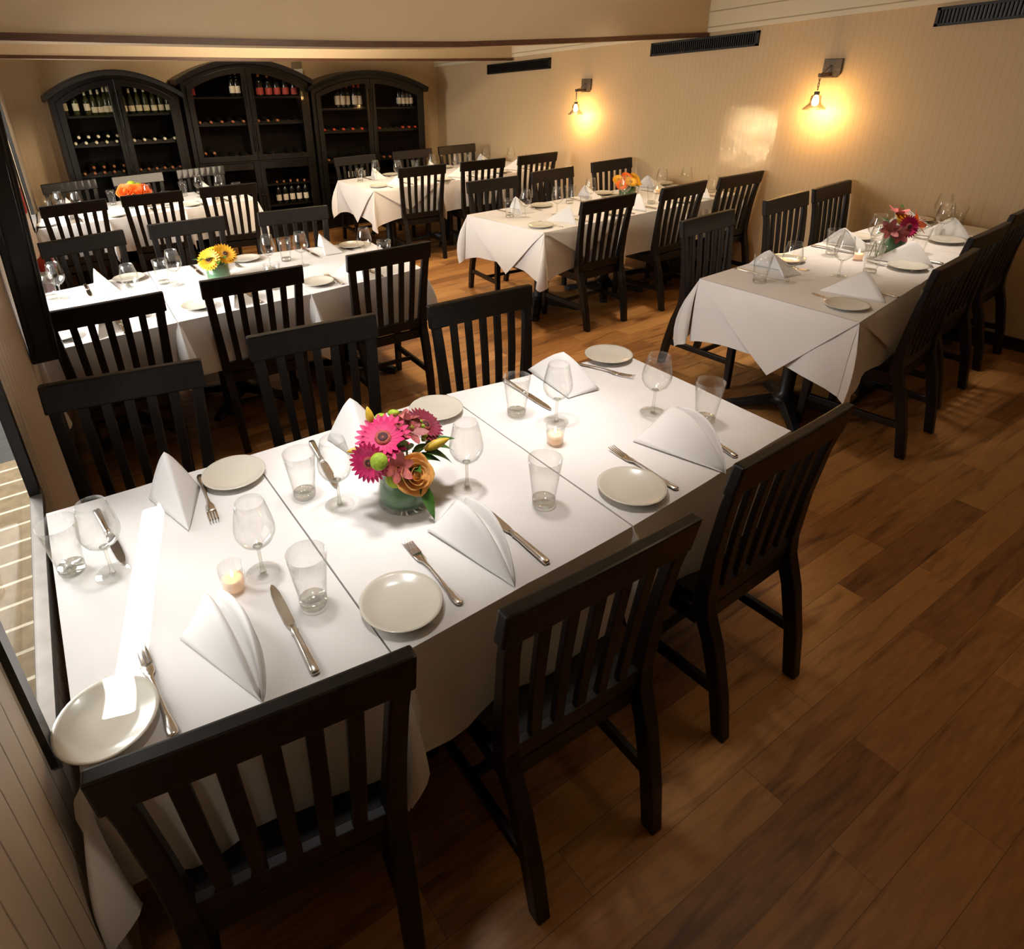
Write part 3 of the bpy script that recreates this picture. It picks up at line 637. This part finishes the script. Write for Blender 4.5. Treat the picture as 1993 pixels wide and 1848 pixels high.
for r in rows:
    for s in ('n', 'f'):
        for k in range(3):
            q = quads[r, k]
            if s == 'n': c = ((q[0][0] + q[1][0]) / 2, (q[0][1] + q[1][1]) / 2); f = 1; xs = 1
            else: c = ((q[2][0] + q[3][0]) / 2, (q[2][1] + q[3][1]) / 2); f = -1
            S = {}
            jr = random.Random(r * 100 + k * 10 + (s == 'f'))
            jx, jy = jr.uniform(-.012, .012), jr.uniform(-.012, .012)
            wd = min(1., abs(q[1][0] - q[0][0]) / .72)
            for kk, v in TEMP.items():
                if isinstance(v[0], tuple): S[kk] = tuple(rot2((p[0] * wd + jx, p[1] + jy), c, f) if isinstance(p, tuple) else p for p in v)
                else: S[kk] = rot2((v[0] * wd + jx, v[1] + jy), c, f)
            meas = T1N.get((r, s, k), {}); S.update(meas)
            where = '%s side, %s of the %s' % ('near' if s == 'n' else 'far', pos(r, k), ROW[r])
            grp = lambda w: w + ' on the ' + ROW[r] + 's'
            put(PLATE, *S['plate'], TZ, jr.uniform(0, 6), 'cream side plate, ' + where, grp('side plates'))
            put(FORK, *S['fork'][0], TZ - .002, ang(*S['fork']), 'steel dinner fork beside the plate, ' + where, grp('forks'))
            put(KNIFE, *S['knife'][0], TZ, ang(*S['knife']), 'steel table knife beside the napkin, ' + where, grp('knives'))
            put(WINE, *S['wine'], TZ, jr.uniform(0, 6), 'empty stemmed wine glass, ' + where, grp('wine glasses'))
            put(TUMB, *S['tumbler'], TZ, jr.uniform(0, 6), 'empty flared water glass, ' + where, grp('water glasses'))
            nl = 'white napkin folded in a tent, ' + where
            if 'napkin' in meas:
                C, A, B, h = S['napkin']; o0 = ((A[0] + B[0] + C[0]) / 3, (A[1] + B[1] + C[1]) / 3)
                rel = [(p[0] - o0[0], p[1] - o0[1]) for p in (C, A, B)]
                nb = (napkin_open_mesh if (r, s) == (1, 'n') else napkin_mesh)(*rel, h).build('folded_napkin', M['napkin'], None, 0, .003, (*o0, TZ)); tag(nb, nl, 'napkin', grp('folded napkins'))
            else:
                if NAPP[0] is None:
                    C, A, B, h = TEMP['napkin']; o0 = ((A[0] + B[0] + C[0]) / 3, (A[1] + B[1] + C[1]) / 3)
                    NAPP[0] = tag(napkin_mesh(*[(p[0] - o0[0], p[1] - o0[1]) for p in (C, A, B)], h).build('folded_napkin', M['napkin'], None, 0, .003), None, 'napkin')
                C, A, B, h = S['napkin']; x, y = (A[0] + B[0] + C[0]) / 3, (A[1] + B[1] + C[1]) / 3
                put(NAPP[0], x, y, TZ, (0 if f > 0 else pi) + jr.uniform(-.12, .12), nl, grp('folded napkins'))
cands = [(.392, .318, 'lit votive candle between plates at the window end of the front window table'), (1.453, .372, 'lit votive candle past the bouquet on the front window table'),
         (1.40, 2.72, 'lit votive candle right of the sunflowers on the middle window table'), (1.5, 6.2, 'lit votive candle by the orange bouquet on the rear window table'),
         (4.2, .87, 'lit votive candle in front of the bouquet on the front wall table'), (4.98, .95, 'lit votive candle behind the bouquet on the front wall table'),
         (5.05, 3.04, 'lit votive candle by the yellow bouquet on the middle wall table'), (3.97, 5.6, 'lit votive candle toward the aisle on the rear wall table'), (4.9, 5.53, 'lit votive candle toward the wall on the rear wall table')]
for x, y, lab in cands: put(VOT, x, y, TZ, 0, lab, 'votive candles on the tables')

# ------------------------------------------------------------------ flowers
def basis(n, up=Vector((0, 0, 1))):
    n = Vector(n).normalized(); a = n.cross(up)
    if a.length < 1e-3: a = Vector((1, 0, 0))
    a.normalize(); b = n.cross(a).normalized(); return Matrix((a, b, n)).transposed()
def petal(mb, Mx, c, a, L, w, cup, r0=0., tip=1., curl=0.):
    """one petal from the flower centre outwards at angle a"""
    P = []; n = 6
    for i in range(n + 1):
        t = i / n; ww = w * (sin(pi * min(1, .12 + t * .82)) ** .7) * (1 if t < .97 else .55); row = []
        for j in (-1, -.5, 0, .5, 1):
            rr = r0 + L * t; z = cup * t * t * L + curl * sin(pi * t) * L - abs(j) * .0 + .12 * ww * j * j
            p = Vector((rr * cos(a) - j * ww * sin(a), rr * sin(a) + j * ww * cos(a), z)); row.append(c + Mx @ p)
        P.append(row)
    mb.grid(P)
def gerbera(par, c, n, R, m, name='gerbera', core='core'):
    rm = M['ring'] if name == 'gerbera' else M['ochre']
    Mx = basis(n); c = Vector(c); mb = MB(); k = 24
    for i in range(k): petal(mb, Mx, c, 2 * pi * i / k, R * .78, R * .125, .10, R * .2)
    for i in range(k - 4): petal(mb, Mx, c + Mx @ Vector((0, 0, R * .05)), 2 * pi * (i + .5) / (k - 4), R * .58, R * .11, .22, R * .2)
    o = mb.build(name, m, par)
    MB().lathe([(R * .31, 0), (R * .28, R * .10), (R * .2, R * .13)], 20, c, True, Mx).build('petal_ring', rm, o)
    MB().lathe([(R * .2, R * .08), (R * .17, R * .15), (R * .08, R * .14), (R * .01, R * .12)], 16, c, True, Mx).build('flower_centre', M[core], o)
    return o
def rose(par, c, n, R, m):
    Mx = basis(n); c = Vector(c); mb = MB()
    for ring, (cnt, rad, h0, h1, open_) in enumerate(((3, .16, .1, .95, .05), (3, .30, .0, .92, .12), (4, .46, -.1, .86, .22), (5, .64, -.2, .72, .36), (5, .80, -.3, .5, .6))):
        for i in range(cnt):
            a0 = 2 * pi * (i / cnt) + ring * .7; sp = 2 * pi / cnt * .72; P = []
            for u in range(7):
                t = u / 6; row = []
                for j in range(7):
                    v = -1 + j / 3; a = a0 + v * sp
                    rr = R * (rad * (.45 + .55 * sin(pi * .5 * min(1, t * 1.3))) + open_ * t * t * (1 - .3 * abs(v)) + .04 * (1 - abs(v)))
                    z = R * (h0 + (h1 - h0) * (t ** .8) * (1 - .22 * v * v * t))
                    row.append(c + Mx @ Vector((rr * cos(a), rr * sin(a), z)))
                P.append(row)
            mb.grid(P)
    mb.ball(c + Mx @ Vector((0, 0, R * .38)), R * .42, 10, (1, 1, 1.1), Mx)
    return mb.build('rose', m, par, 0, .0008)
def lily(par, c, n, R, m, name='alstroemeria'):
    Mx = basis(n); c = Vector(c); mb = MB()
    for i in range(6): petal(mb, Mx, c, pi * i / 3 + .2, R, R * .30, .55 - .25 * (i % 2), R * .05, 1, .12)
    o = mb.build(name, m, par); st = MB()
    for i in range(5):
        a = 2 * pi * i / 5; st.tube([c, c + Mx @ Vector((R * .2 * cos(a), R * .2 * sin(a), R * .7))], R * .025, 5)
    st.build('stamen_tuft', M['ring'], o); return o
def leaf(par, c, d, L, w, droop=.3, m='leaf'):
    c = Vector(c); d = Vector(d).normalized(); s = d.cross(Vector((0, 0, 1)));
    if s.length < .05: s = Vector((1, 0, 0))
    s.normalize(); up = s.cross(d); P = []
    for i in range(9):
        t = i / 8; ww = w * sin(pi * t ** .75) + .0005; p = c + d * L * t + Vector((0, 0, -droop * L * t * t))
        P.append([p + s * ww * j + up * (abs(j) * ww * .35) for j in (-1, -.5, 0, .5, 1)])
    return MB().grid(P).build('leaf', M[m], par)
def bud(par, c, d, L, r, m='bud'):
    Mx = basis(d); return MB().lathe([(r * .4, 0), (r * .85, L * .2), (r, L * .45), (r * .8, L * .7), (r * .4, L * .9), (r * .05, L)], 10, Vector(c), True, Mx).build('lily_bud', M[m], par)
def mum(par, c, n, R):
    mb = MB(); Mx = basis(n); mb.ball(Vector(c), R, 16, (1, 1, .62), Mx); return mb.build('button_bloom', M['lime'], par)
def vase(par, r0, r1, h):
    v = MB().lathe([(.001, 0), (r0 * .97, 0), (r0, .004), (r0 * .99, h * .3), (r1, h), (r1 - .0025, h), (r0 * .95, h * .3), (r0 * .94, .012), (.001, .01)], 36, (0, 0, 0), False).build('vase', M['glass'], par)
    MB().lathe([(.001, .013), (r0 * .925, .014), (r0 * .92, h * .3), (r1 * .93, h * .93), (r1 * .8, h * .9)], 32, (0, 0, 0), False).build('leaf_lining', M['leafwrap'], v)
    st = MB(); rr = random.Random(3)
    for k in range(10):
        a = 2 * pi * k / 10; st.tube([(r0 * .4 * cos(a), r0 * .4 * sin(a), h * .3), (r1 * .9 * cos(a) * .7, r1 * .9 * sin(a) * .7, h * 1.25)], .003, 6)
    st.build('stem_tuft', M['leaf'], par)
def foliage(par, r, z, n, seed, L=.075, w=.017):
    rr = random.Random(seed)
    for k in range(n):
        a = 2 * pi * k / n + rr.uniform(-.2, .2); leaf(par, (r * cos(a), r * sin(a), z + rr.uniform(-.01, .02)), (cos(a), sin(a), rr.uniform(.1, .9)), L * rr.uniform(.8, 1.2), w * rr.uniform(.8, 1.2), rr.uniform(.1, .5))
cd = Vector((-.35, -.75, .55))                       # the blooms mostly look towards the aisle
# front bouquet
b = empty('flower_arrangement', (.903, .389, TZ), 0, 'big mixed bouquet with magenta gerberas and a peach rose in leaf-lined vase', 'flowers', 'flower arrangements on the tables')
vase(b, .074, .062, .122)
foliage(b, .035, .125, 9, 1)
gerbera(b, (-.045, .01, .215), (-.25, -.35, .8), .078, M['magenta'])
gerbera(b, (-.105, -.02, .178), (-.75, -.6, .25), .058, M['magenta'])
gerbera(b, (.10, .035, .195), (.35, -.45, .75), .062, M['crimson'])
rose(b, (-.002, -.055, .118), (.05, -.78, .45), .043, M['peach'])
lily(b, (-.042, -.055, .158), (-.2, -.8, .35), .042, M['pink']); lily(b, (.03, .0, .215), (.2, -.5, .7), .045, M['dusty']); lily(b, (.045, .045, .225), (.3, .1, .9), .042, M['dusty']); lily(b, (.012, .04, .225), (0, .1, 1), .036, M['pink'])
mum(b, (-.094, -.055, .195), (-.5, -.6, .6), .024); mum(b, (-.045, -.045, .118), (-.2, -1, .3), .028); mum(b, (.03, .085, .235), (.2, .3, .9), .017); mum(b, (-.01, .09, .235), (0, .3, .9), .015)
bud(b, (.06, -.025, .16), (.85, -.25, .25), .075, .014); bud(b, (-.045, .07, .225), (-.1, .2, 1), .06, .012); bud(b, (-.09, .04, .185), (-1, .1, .1), .05, .009)
leaf(b, (.012, -.078, .10), (.05, -.4, -.62), .10, .018, .1); leaf(b, (-.012, -.03, .175), (-.1, -.35, .75), .08, .017, .1); leaf(b, (.07, -.01, .155), (1, -.15, .35), .1, .02, .3); leaf(b, (.08, .0, .145), (1, -.1, .05), .09, .024, .5); leaf(b, (.06, -.03, .15), (1, -.4, 0), .075, .02, .6)
hb = MB(); rr = random.Random(5)
for k in range(12): hb.ball((.06 + rr.uniform(-.02, .02), .0 + rr.uniform(-.02, .03), .205 + rr.uniform(-.02, .02)), .0065, 8)
hb.build('berry_tuft', M['lime'], b)
# sunflowers on the middle window table
b = empty('flower_arrangement', (1.10, 2.99, TZ), 0, 'yellow sunflower bouquet in low leaf-lined vase on the middle window table', 'flowers', 'flower arrangements on the tables')
vase(b, .072, .07, .10); foliage(b, .04, .11, 11, 2, .09, .02)
gerbera(b, (.05, -.03, .15), (.2, -.6, .65), .078, M['yellow'], 'sunflower'); gerbera(b, (-.05, -.04, .135), (-.4, -.7, .5), .07, M['yellow'], 'sunflower'); gerbera(b, (-.01, .04, .165), (-.2, .0, 1), .07, M['yellow'], 'sunflower'); gerbera(b, (.09, .03, .15), (.6, -.1, .7), .06, M['yellow'], 'sunflower')
# orange bouquet at the back
b = empty('flower_arrangement', (1.14, 6.06, TZ), 0, 'orange and lime bouquet in leaf-lined vase on the rear window table', 'flowers', 'flower arrangements on the tables')
vase(b, .075, .075, .125); foliage(b, .04, .13, 7, 3)
rose(b, (-.07, -.03, .15), (-.3, -.6, .6), .062, M['orange']); rose(b, (.01, -.06, .145), (0, -.8, .5), .058, M['orange']); rose(b, (.08, -.04, .14), (.3, -.7, .5), .055, M['orange']); mum(b, (.0, .02, .22), (0, -.3, 1), .04); mum(b, (.06, .02, .2), (.2, -.3, 1), .035); lily(b, (.11, .0, .18), (.6, -.2, .7), .04, M['purple']); lily(b, (.13, -.03, .16), (.8, -.4, .4), .04, M['pink'])
# front wall-side bouquet
b = empty('flower_arrangement', (4.44, .81, TZ), 0, 'small pink gerbera and orange lily bouquet in leaf-lined vase on the front wall table', 'flowers', 'flower arrangements on the tables')
vase(b, .062, .062, .12); foliage(b, .035, .13, 8, 4)
gerbera(b, (-.02, -.06, .175), (-.35, -.85, .3), .066, M['magenta']); lily(b, (.09, -.04, .175), (.5, -.7, .5), .075, M['orange'], 'orange_lily'); lily(b, (-.12, -.01, .165), (-.7, -.6, .4), .055, M['dusty']); lily(b, (-.085, -.05, .14), (-.6, -.8, .1), .05, M['dusty']); lily(b, (.03, .03, .225), (.1, -.2, 1), .06, M['pink']); rose(b, (.03, .0, .185), (.1, -.5, .8), .045, M['yellow'])
leaf(b, (.06, .03, .2), (.4, .2, .9), .09, .016, .1); leaf(b, (-.06, .03, .18), (-.7, .2, .7), .1, .02, .2)
jar = empty('glass_jar', (4.30, .835, TZ), 0, 'narrow clear glass jar holding green stems beside the pink bouquet', 'jar')
MB().lathe([(.001, 0), (.032, 0), (.034, .004), (.034, .11), (.0325, .11), (.0325, .008), (.001, .007)], 24, (0, 0, 0), False).build('jar_wall', M['glass'], jar); sp = MB()
for k in range(9): sp.tube([(.02 * cos(k * 2.1), .02 * sin(k * 2.1), .01), (.018 * cos(k * 2.1 + .8), .018 * sin(k * 2.1 + .8), .095)], .0025, 6)
sp.build('stem_tuft', M['leafwrap'], jar)
# yellow bouquet on the middle wall table
b = empty('flower_arrangement', (4.76, 3.12, TZ), 0, 'yellow and orange bouquet spreading over a low vase on the middle wall table', 'flowers', 'flower arrangements on the tables')
vase(b, .075, .075, .085); foliage(b, .06, .1, 12, 6, .1, .02)
for k, (x, y, z) in enumerate(((-.13, -.05, .12), (-.06, -.08, .14), (.02, -.07, .13), (-.1, .02, .15), (-.02, .0, .17), (.06, -.02, .16), (.11, .02, .14))):
    gerbera(b, (x, y, z), (x * 4, -.6, .8), .056, M['yellow' if k % 4 else 'orange'], 'daisy', 'ochre')

# ------------------------------------------------------------------ wine cabinets
def make_cabinet(x0, x1, ze, za, tilt, shelves, zb, lab, lower=None):
    yf, yb = 7.12, YB - .004; c = empty('wine_cabinet', (x0, yf, 0), 0, lab, 'wine cabinet', 'black arched wine cabinets along the rear wall'); D = yb - yf; w = x1 - x0; xc = w / 2
    T = lambda x, y, z: (x, y, z - tilt * (x - xc) * min(1, z / .6))
    def arch(x, off=0, hw=None): return ze - off + (za - ze) * (1 - ((x - xc) / (w / 2)) ** 2)
    def boxT(mb, a, b, y0, y1, z0, z1): return mb.hexa([T(a, y0, z0), T(b, y0, z0), T(b, y1, z0), T(a, y1, z0)], [T(a, y0, z1), T(b, y0, z1), T(b, y1, z1), T(a, y1, z1)])
    for a, b in ((0, .04), (w - .04, w)): boxT(MB(), a, b, .02, D, 0, ze).build('side_panel', M['cabinet'], c)
    n = 16; mb = MB(); xs = [w * k / n for k in range(n + 1)]
    mb.grid([[T(x, D - .01, .1) for x in xs], [T(x, D - .01, arch(x, .02)) for x in xs]], False); mb.build('back_panel', M['cab_in'], c)
    boxT(boxT(MB(), 0, w, .0, D, .0, .12), -.015, w + .015, -.015, D, 0, .05).build('plinth', M['cabinet'], c)
    # arched cornice with overhang, roof sheet behind it
    mb = MB(); m = 20; rg = []
    for k in range(m + 1):
        x = -.05 + (w + .1) * k / m; xx = (x - xc) / (w / 2 + .05); z = ze + (za - ze) * (1 - xx * xx)
        rg.append([T(x, -.055, z - .012), T(x, -.04, z - .05), T(x, .02, z - .055), T(x, D, z - .05), T(x, D, z + .004), T(x, -.06, z + .004)])
    mb.loft(rg, True, True, False).build('cornice', M['cabinet'], c)
    mb = MB()                                                    # arched face board under the cornice
    f = [(w * k / n, arch(w * k / n, .03), arch(w * k / n, .085)) for k in range(n + 1)]
    mb.loft([[T(x, -.002, a), T(x, .03, a), T(x, .03, b), T(x, -.002, b)] for x, a, b in f], True, True, False).build('arch_board', M['cabinet'], c)
    for a in (0, w - .05): boxT(MB(), a, a + .05, 0, .03, .1, arch(a + .025, .06)).build('face_stile', M['cabinet'], c, .004)
    for k, zs in enumerate(shelves): boxT(MB(), .04, w - .04, .045, D - .012, zs - .022, zs).build('shelf', M['cab_in'] if 0 else M['cabinet'], c)
    # bottle cradles: a scalloped bar on the lower shelves
    for zs in shelves[1:3]:
        mb = MB(); kx = int((w - .16) / .045); top = []
        pts = [(.08 + (w - .16) * k / kx, zs + (.032 if k % 2 else .014)) for k in range(kx + 1)]
        mb.loft([[T(x, .07, zs), T(x, .09, zs), T(x, .09, z), T(x, .07, z)] for x, z in pts], True, True, False); mb.build('bottle_cradle', M['cabinet'], c)
    def door(a, b, z0, topf, nm, knobside):
        st = .062; k = 10; lo = []; out = []; inn = []
        px_ = [a + (b - a) * j / k for j in range(k + 1)]; ix = [a + st + (b - a - 2 * st) * j / k for j in range(k + 1)]
        out = [(a, z0), (b, z0)] + [(x, topf(x, .088)) for x in px_[::-1]]
        inn = [(a + st, z0 + st), (b - st, z0 + st)] + [(x, topf(x, .088 + st)) for x in ix[::-1]]
        mb = MB(); N_ = len(out)
        rings = [[T(p[0], -.022, p[1]) for p in out], [T(p[0], -.022, p[1]) for p in inn], [T(p[0], .0, p[1]) for p in inn], [T(p[0], .0, p[1]) for p in out]]
        mb.loft([[rings[r_][j] for r_ in range(4)] for j in list(range(N_)) + [0]], True, False, False)
        d = mb.build(nm, M['cabinet'], c, .003)
        MB().add([T(p[0], -.010, p[1]) for p in inn], [tuple(range(N_))]).build('pane', M['cab_pane'], d)
        bd = MB(); r2 = [(p[0], p[1]) for p in inn]                     # bead inside the frame
        xk = b - .02 if knobside > 0 else a + .02; zk = (z0 + .45) if z0 > .5 else .55
        bd.lathe([(.006, 0), (.006, .014), (.012, .02), (.012, .028), (.004, .032)], 12, T(xk, -.022, zk), True, Matrix.Rotation(pi / 2, 3, 'X')); bd.build('knob', M['iron'], d)
        MB().tube([T(xk, -.026, z0 + .1), T(xk, -.026, topf(xk, .2))], .006, 6).build('astragal', M['cabinet'], d)
        return d
    door(.05, xc - .002, zb, arch, 'door', 1); door(xc + .002, w - .05, zb, arch, 'door', -1)
    if lower:
        boxT(MB(), .04, w - .04, 0, .03, lower, zb - .004).build('cross_rail', M['cabinet'], c)
        flat = lambda x, off: lower + .085
        door(.05, xc - .002, .125, flat, 'door', 1); door(xc + .002, w - .05, .125, flat, 'door', -1)
    return T, x0, yf
# bottles
def make_bottle(glass, label, foil, h=.30, r=.037, lz=(.06, .145)):
    b = empty('wine_bottle', cat='wine bottle')
    MB().lathe([(.001, .0), (r * .95, 0), (r, .004), (r, h * .58), (r * .9, h * .66), (r * .5, h * .74), (.0145, h * .80), (.0135, h), (.001, h)], 16).build('glass_body', glass, b)
    if label: MB().lathe([(r + .0006, lz[0]), (r + .0006, lz[1])], 16, (0, 0, 0), False).build('label', label, b)
    MB().lathe([(.0152, h * .82), (.0148, h + .001), (.001, h + .002)], 12).build('capsule', foil, b)
    return b
BT = dict(white=make_bottle(M['wine_g'], M['label_c'], M['foil_c']), pale=make_bottle(M['wine_g'], M['label_c'], M['foil_c'], .31, .039, (.03, .10)), red=make_bottle(M['wine_d'], M['label_r'], M['foil_k'], .27, .046, (.02, .10)),
          orange=make_bottle(M['wine_d'], M['label_w'], M['foil_r'], .31, .037, (.04, .15)), dark=make_bottle(M['wine_d'], M['label_w'], M['foil_k'], .30, .036, (.04, .12)), lie=make_bottle(M['wine_d'], None, M['foil_c'], .30, .037), liek=make_bottle(M['wine_d'], None, M['foil_k'], .30, .037), lier=make_bottle(M['wine_d'], None, M['foil_r'], .30, .037))
CABN = {1: 'window-side wine cabinet', 2: 'tall middle wine cabinet', 3: 'aisle-side wine cabinet'}
CABN = {1: 'window-side cabinet', 2: 'tall middle cabinet', 3: 'sconce-side cabinet'}
cab = {1: dict(x0=.70, x1=1.965, ze=1.755, za=1.995, tilt=.03, sh=[1.565, 1.275, .965, .66, .4], zb=.13),
       2: dict(x0=2.01, x1=3.50, ze=1.835, za=2.055, tilt=.045, sh=[1.66, 1.37, .975, .66, .40], zb=.955, lower=.85),
       3: dict(x0=3.535, x1=5.14, ze=1.675, za=1.87, tilt=.05, sh=[1.44, 1.165, .80, .55, .33], zb=.13)}
TT = {}
for k, d in cab.items():
    TT[k] = make_cabinet(d['x0'], d['x1'], d['ze'], d['za'], d['tilt'], d['sh'], d['zb'], ['', 'black arched wine cabinet nearest the windows', 'tallest black arched wine cabinet, between the other two', 'black arched wine cabinet nearest the sconce wall'][k], d.get('lower'))
ORD = ['topmost', 'second', 'third', 'fourth', 'lowest']
def stand(k, si, door, xs, kind, desc):
    T, x0, yf = TT[k]; z = cab[k]['sh'][si]; w = cab[k]['x1'] - cab[k]['x0']
    for x in xs:
        p = T(x * w, 0, z); put(BT[kind], x0 + p[0], yf + .11 + random.uniform(-.01, .02), p[2] + .001, random.uniform(0, 6), '%s, %s shelf, %s door of the %s' % (desc, ORD[si], door, CABN[k]), 'bottles standing on the %s shelf of the %s, %s door' % (ORD[si], CABN[k], door), random.uniform(.78, .88) if k == 1 else random.uniform(.9, .94))
def lie(k, si, door, xs, kind, tier=0):
    T, x0, yf = TT[k]; z = cab[k]['sh'][si]; w = cab[k]['x1'] - cab[k]['x0']
    up = 'upper tier, ' if tier else ''
    for x in xs:
        p = T(x * w, 0, z); o = put(BT[kind], x0 + p[0], yf + .325, p[2] + .04 + .058 * tier, 0, 'dark bottle lying neck out, %s%s shelf, %s door of the %s' % (up, ORD[si], door, CABN[k]), 'bottles lying on the %s shelf of the %s, %s door' % (ORD[si], CABN[k], door))
        o.rotation_euler = (pi / 2 + .06, 0, 0)
def span(a, b, n): return [a + (b - a) * i / (n - 1) for i in range(n)]
stand(1, 0, 'window-side', span(.10, .27, 3), 'white', 'green bottle with cream label and cap'); stand(1, 0, 'window-side', [.325, .375, .42, .452], 'pale', 'green bottle with low cream label')
stand(1, 0, 'aisle-side', span(.555, .92, 7), 'pale', 'green bottle with low cream label')
lie(1, 1, 'window-side', span(.11, .43, 5), 'lie'); lie(1, 1, 'window-side', span(.145, .445, 5), 'lie', 1); lie(1, 1, 'aisle-side', span(.57, .91, 5), 'lie')
lie(1, 2, 'window-side', span(.12, .43, 5), 'liek'); lie(1, 2, 'window-side', span(.2, .44, 4), 'liek', 1); lie(1, 2, 'aisle-side', span(.57, .91, 6), 'liek')
stand(2, 0, 'window-side', [.09], 'red', 'dark bottle with reddish label'); stand(2, 0, 'window-side', [.405, .445], 'dark', 'dark bottle with pale label')
stand(2, 0, 'aisle-side', span(.62, .91, 5), 'red', 'broad dark bottle with red label')
lie(2, 1, 'window-side', span(.1, .44, 5), 'liek'); lie(2, 1, 'aisle-side', span(.56, .72, 3), 'liek')
lie(2, 2, 'window-side', span(.09, .44, 5), 'liek'); lie(2, 2, 'window-side', [.10, .17], 'liek', 1); lie(2, 2, 'aisle-side', span(.57, .91, 5), 'liek')
stand(2, 4, 'aisle-side', span(.66, .9, 5), 'dark', 'dark bottle with pale label')
stand(3, 0, 'window-side', [.24, .285, .335, .395, .44], 'orange', 'white-labelled bottle with orange cap'); stand(3, 0, 'aisle-side', span(.80, .91, 4), 'dark', 'short dark bottle with white label')
lie(3, 1, 'window-side', span(.09, .42, 5), 'lier'); lie(3, 1, 'aisle-side', [.58, .8, .86, .92], 'lier')
lie(3, 2, 'window-side', span(.1, .44, 5), 'liek'); lie(3, 2, 'aisle-side', [.6, .66], 'liek')
stand(3, 3, 'window-side', [.3, .36, .42], 'dark', 'dark bottle with pale label')

# ------------------------------------------------------------------ light
def lamp(name, kind, loc, energy, col, target=None, size=None, sy=None, spread=None, **k):
    l = bpy.data.lights.new(name, kind); l.energy = energy; l.color = col
    if kind == 'AREA':
        l.shape = 'RECTANGLE'; l.size = size; l.size_y = sy
        if spread: l.spread = RAD(spread)
    elif size: l.shadow_soft_size = size
    for a, v in k.items(): setattr(l, a, v)
    o = bpy.data.objects.new(name, l); COL.objects.link(o); o.location = loc
    if target: o.rotation_euler = (Vector(target) - Vector(loc)).to_track_quat('-Z', 'Y').to_euler()
    return o
day = (1., .955, .915)
for i, (y0, y1, z0, z1) in enumerate(WIN):
    ym, zm = (y0 + y1) / 2, (z0 + z1) / 2
    lamp('window_daylight', 'AREA', (lx(ym) - 1.1, ym, 1.9), [20, 250, 260][i], day, (2.6, ym + .1, .35), 1.6, 1.6)
# area lamps added to imitate sunlight: a thin shaft on the nearest table, a soft patch on the far wall
lamp('sun_shaft', 'AREA', (-.33, .50, 1.6), 60, (1, .93, .82), (.18, .36, .76), .85, .026, 1.6)
lamp('sun_patch', 'AREA', (-.12, 2.95, 1.62), .7, (1, .90, .72), (W, 2.58, 1.22), .44, .42, 1.2)
for x, y, e, a, c in ((.56, .50, 66, 42, (1, .965, .93)), (1.2, .58, 88, 48, (1, .94, .90)), (1.88, .52, 66, 42, (1, .93, .88)), (1.3, 2.4, 40, 84, (1, .90, .80)), (4.5, 1.08, 100, 54, (1, .87, .74)), (4.3, 2.55, 80, 90, (1, .80, .56)), (1.3, 5.0, 70, 100, (1, .85, .68)), (4.2, 4.8, 110, 110, (1, .80, .58)), (2.75, 4.4, 80, 100, (1, .78, .5)), (2.75, 2.6, 90, 56, (1, .80, .55))):
    lamp('overhead_fill', 'SPOT', (x, y, ZC - .03), e * 1.6, c, (x, y, 0), .12, spot_size=RAD(a), spot_blend=1.)  # unseen fill spots added to brighten tables and aisle, no fixtures there
lamp('soffit_fill', 'SPOT', (2.5, -.9, 2.55), 230, (1, .80, .58), (2.5, 3.1, 3.5), .2, spot_size=RAD(84), spot_blend=.7)  # added fill light for the front beam face, no real lamp
lamp('table_end_fill', 'SPOT', (1.75, 1.0, 2.66), 75, (1, .90, .80), (3.3, .80, .56), .25, spot_size=RAD(40), spot_blend=1.)  # added to brighten the hanging cloth at the aisle end
lamp('side_wall_fill', 'SPOT', (.95, -1.7, 2.5), 26, (1, .85, .68), (-.03, -.35, .72), .1, spot_size=RAD(24), spot_blend=1.)  # added fill for the wainscot below the nearest window
lamp('soffit_fill', 'SPOT', (2.6, 3.95, 2.6), 95, (1, .84, .62), (2.4, 5.75, 2.3), .2, spot_size=RAD(150), spot_blend=1.)  # added fill light for the rear beam face
lamp('rear_fill', 'SPOT', (2.6, 6.25, 2.6), 42, (1, .78, .5), (2.6, 7.4, 2.0), .3, spot_size=RAD(160), spot_blend=1.)  # added fill behind the rear beam, brightens the upper back wall
lamp('rear_fill', 'SPOT', (2.6, 4.3, 2.68), 170, (1, .78, .50), (2.6, 7.4, 1.6), .2, spot_size=RAD(140), spot_blend=1.)  # second added fill, brightens the cabinets and back wall
wd = bpy.data.worlds.new('world'); SC.world = wd; wd.use_nodes = True
nt = wd.node_tree; bg = nt.nodes['Background']; sky = nt.nodes.new('ShaderNodeTexSky'); sky.sky_type = 'HOSEK_WILKIE'; sky.sun_direction = (-.6, .25, .75); sky.turbidity = 4
nt.links.new(sky.outputs[0], bg.inputs['Color']); bg.inputs['Strength'].default_value = .22
lamp('street_sun', 'SUN', (-3, 0, 6), .9, (1, .93, .8), (-2.6, 1.2, 0))

SC.view_settings.view_transform = 'Standard'; SC.view_settings.look = 'None'; SC.view_settings.exposure = 0.
cy = SC.cycles; cy.max_bounces = 6; cy.use_adaptive_sampling = True; cy.adaptive_threshold = .025; cy.transparent_max_bounces = 24; cy.caustics_reflective = False; cy.caustics_refractive = False
cy.sample_clamp_indirect = 6; cy.use_denoising = True
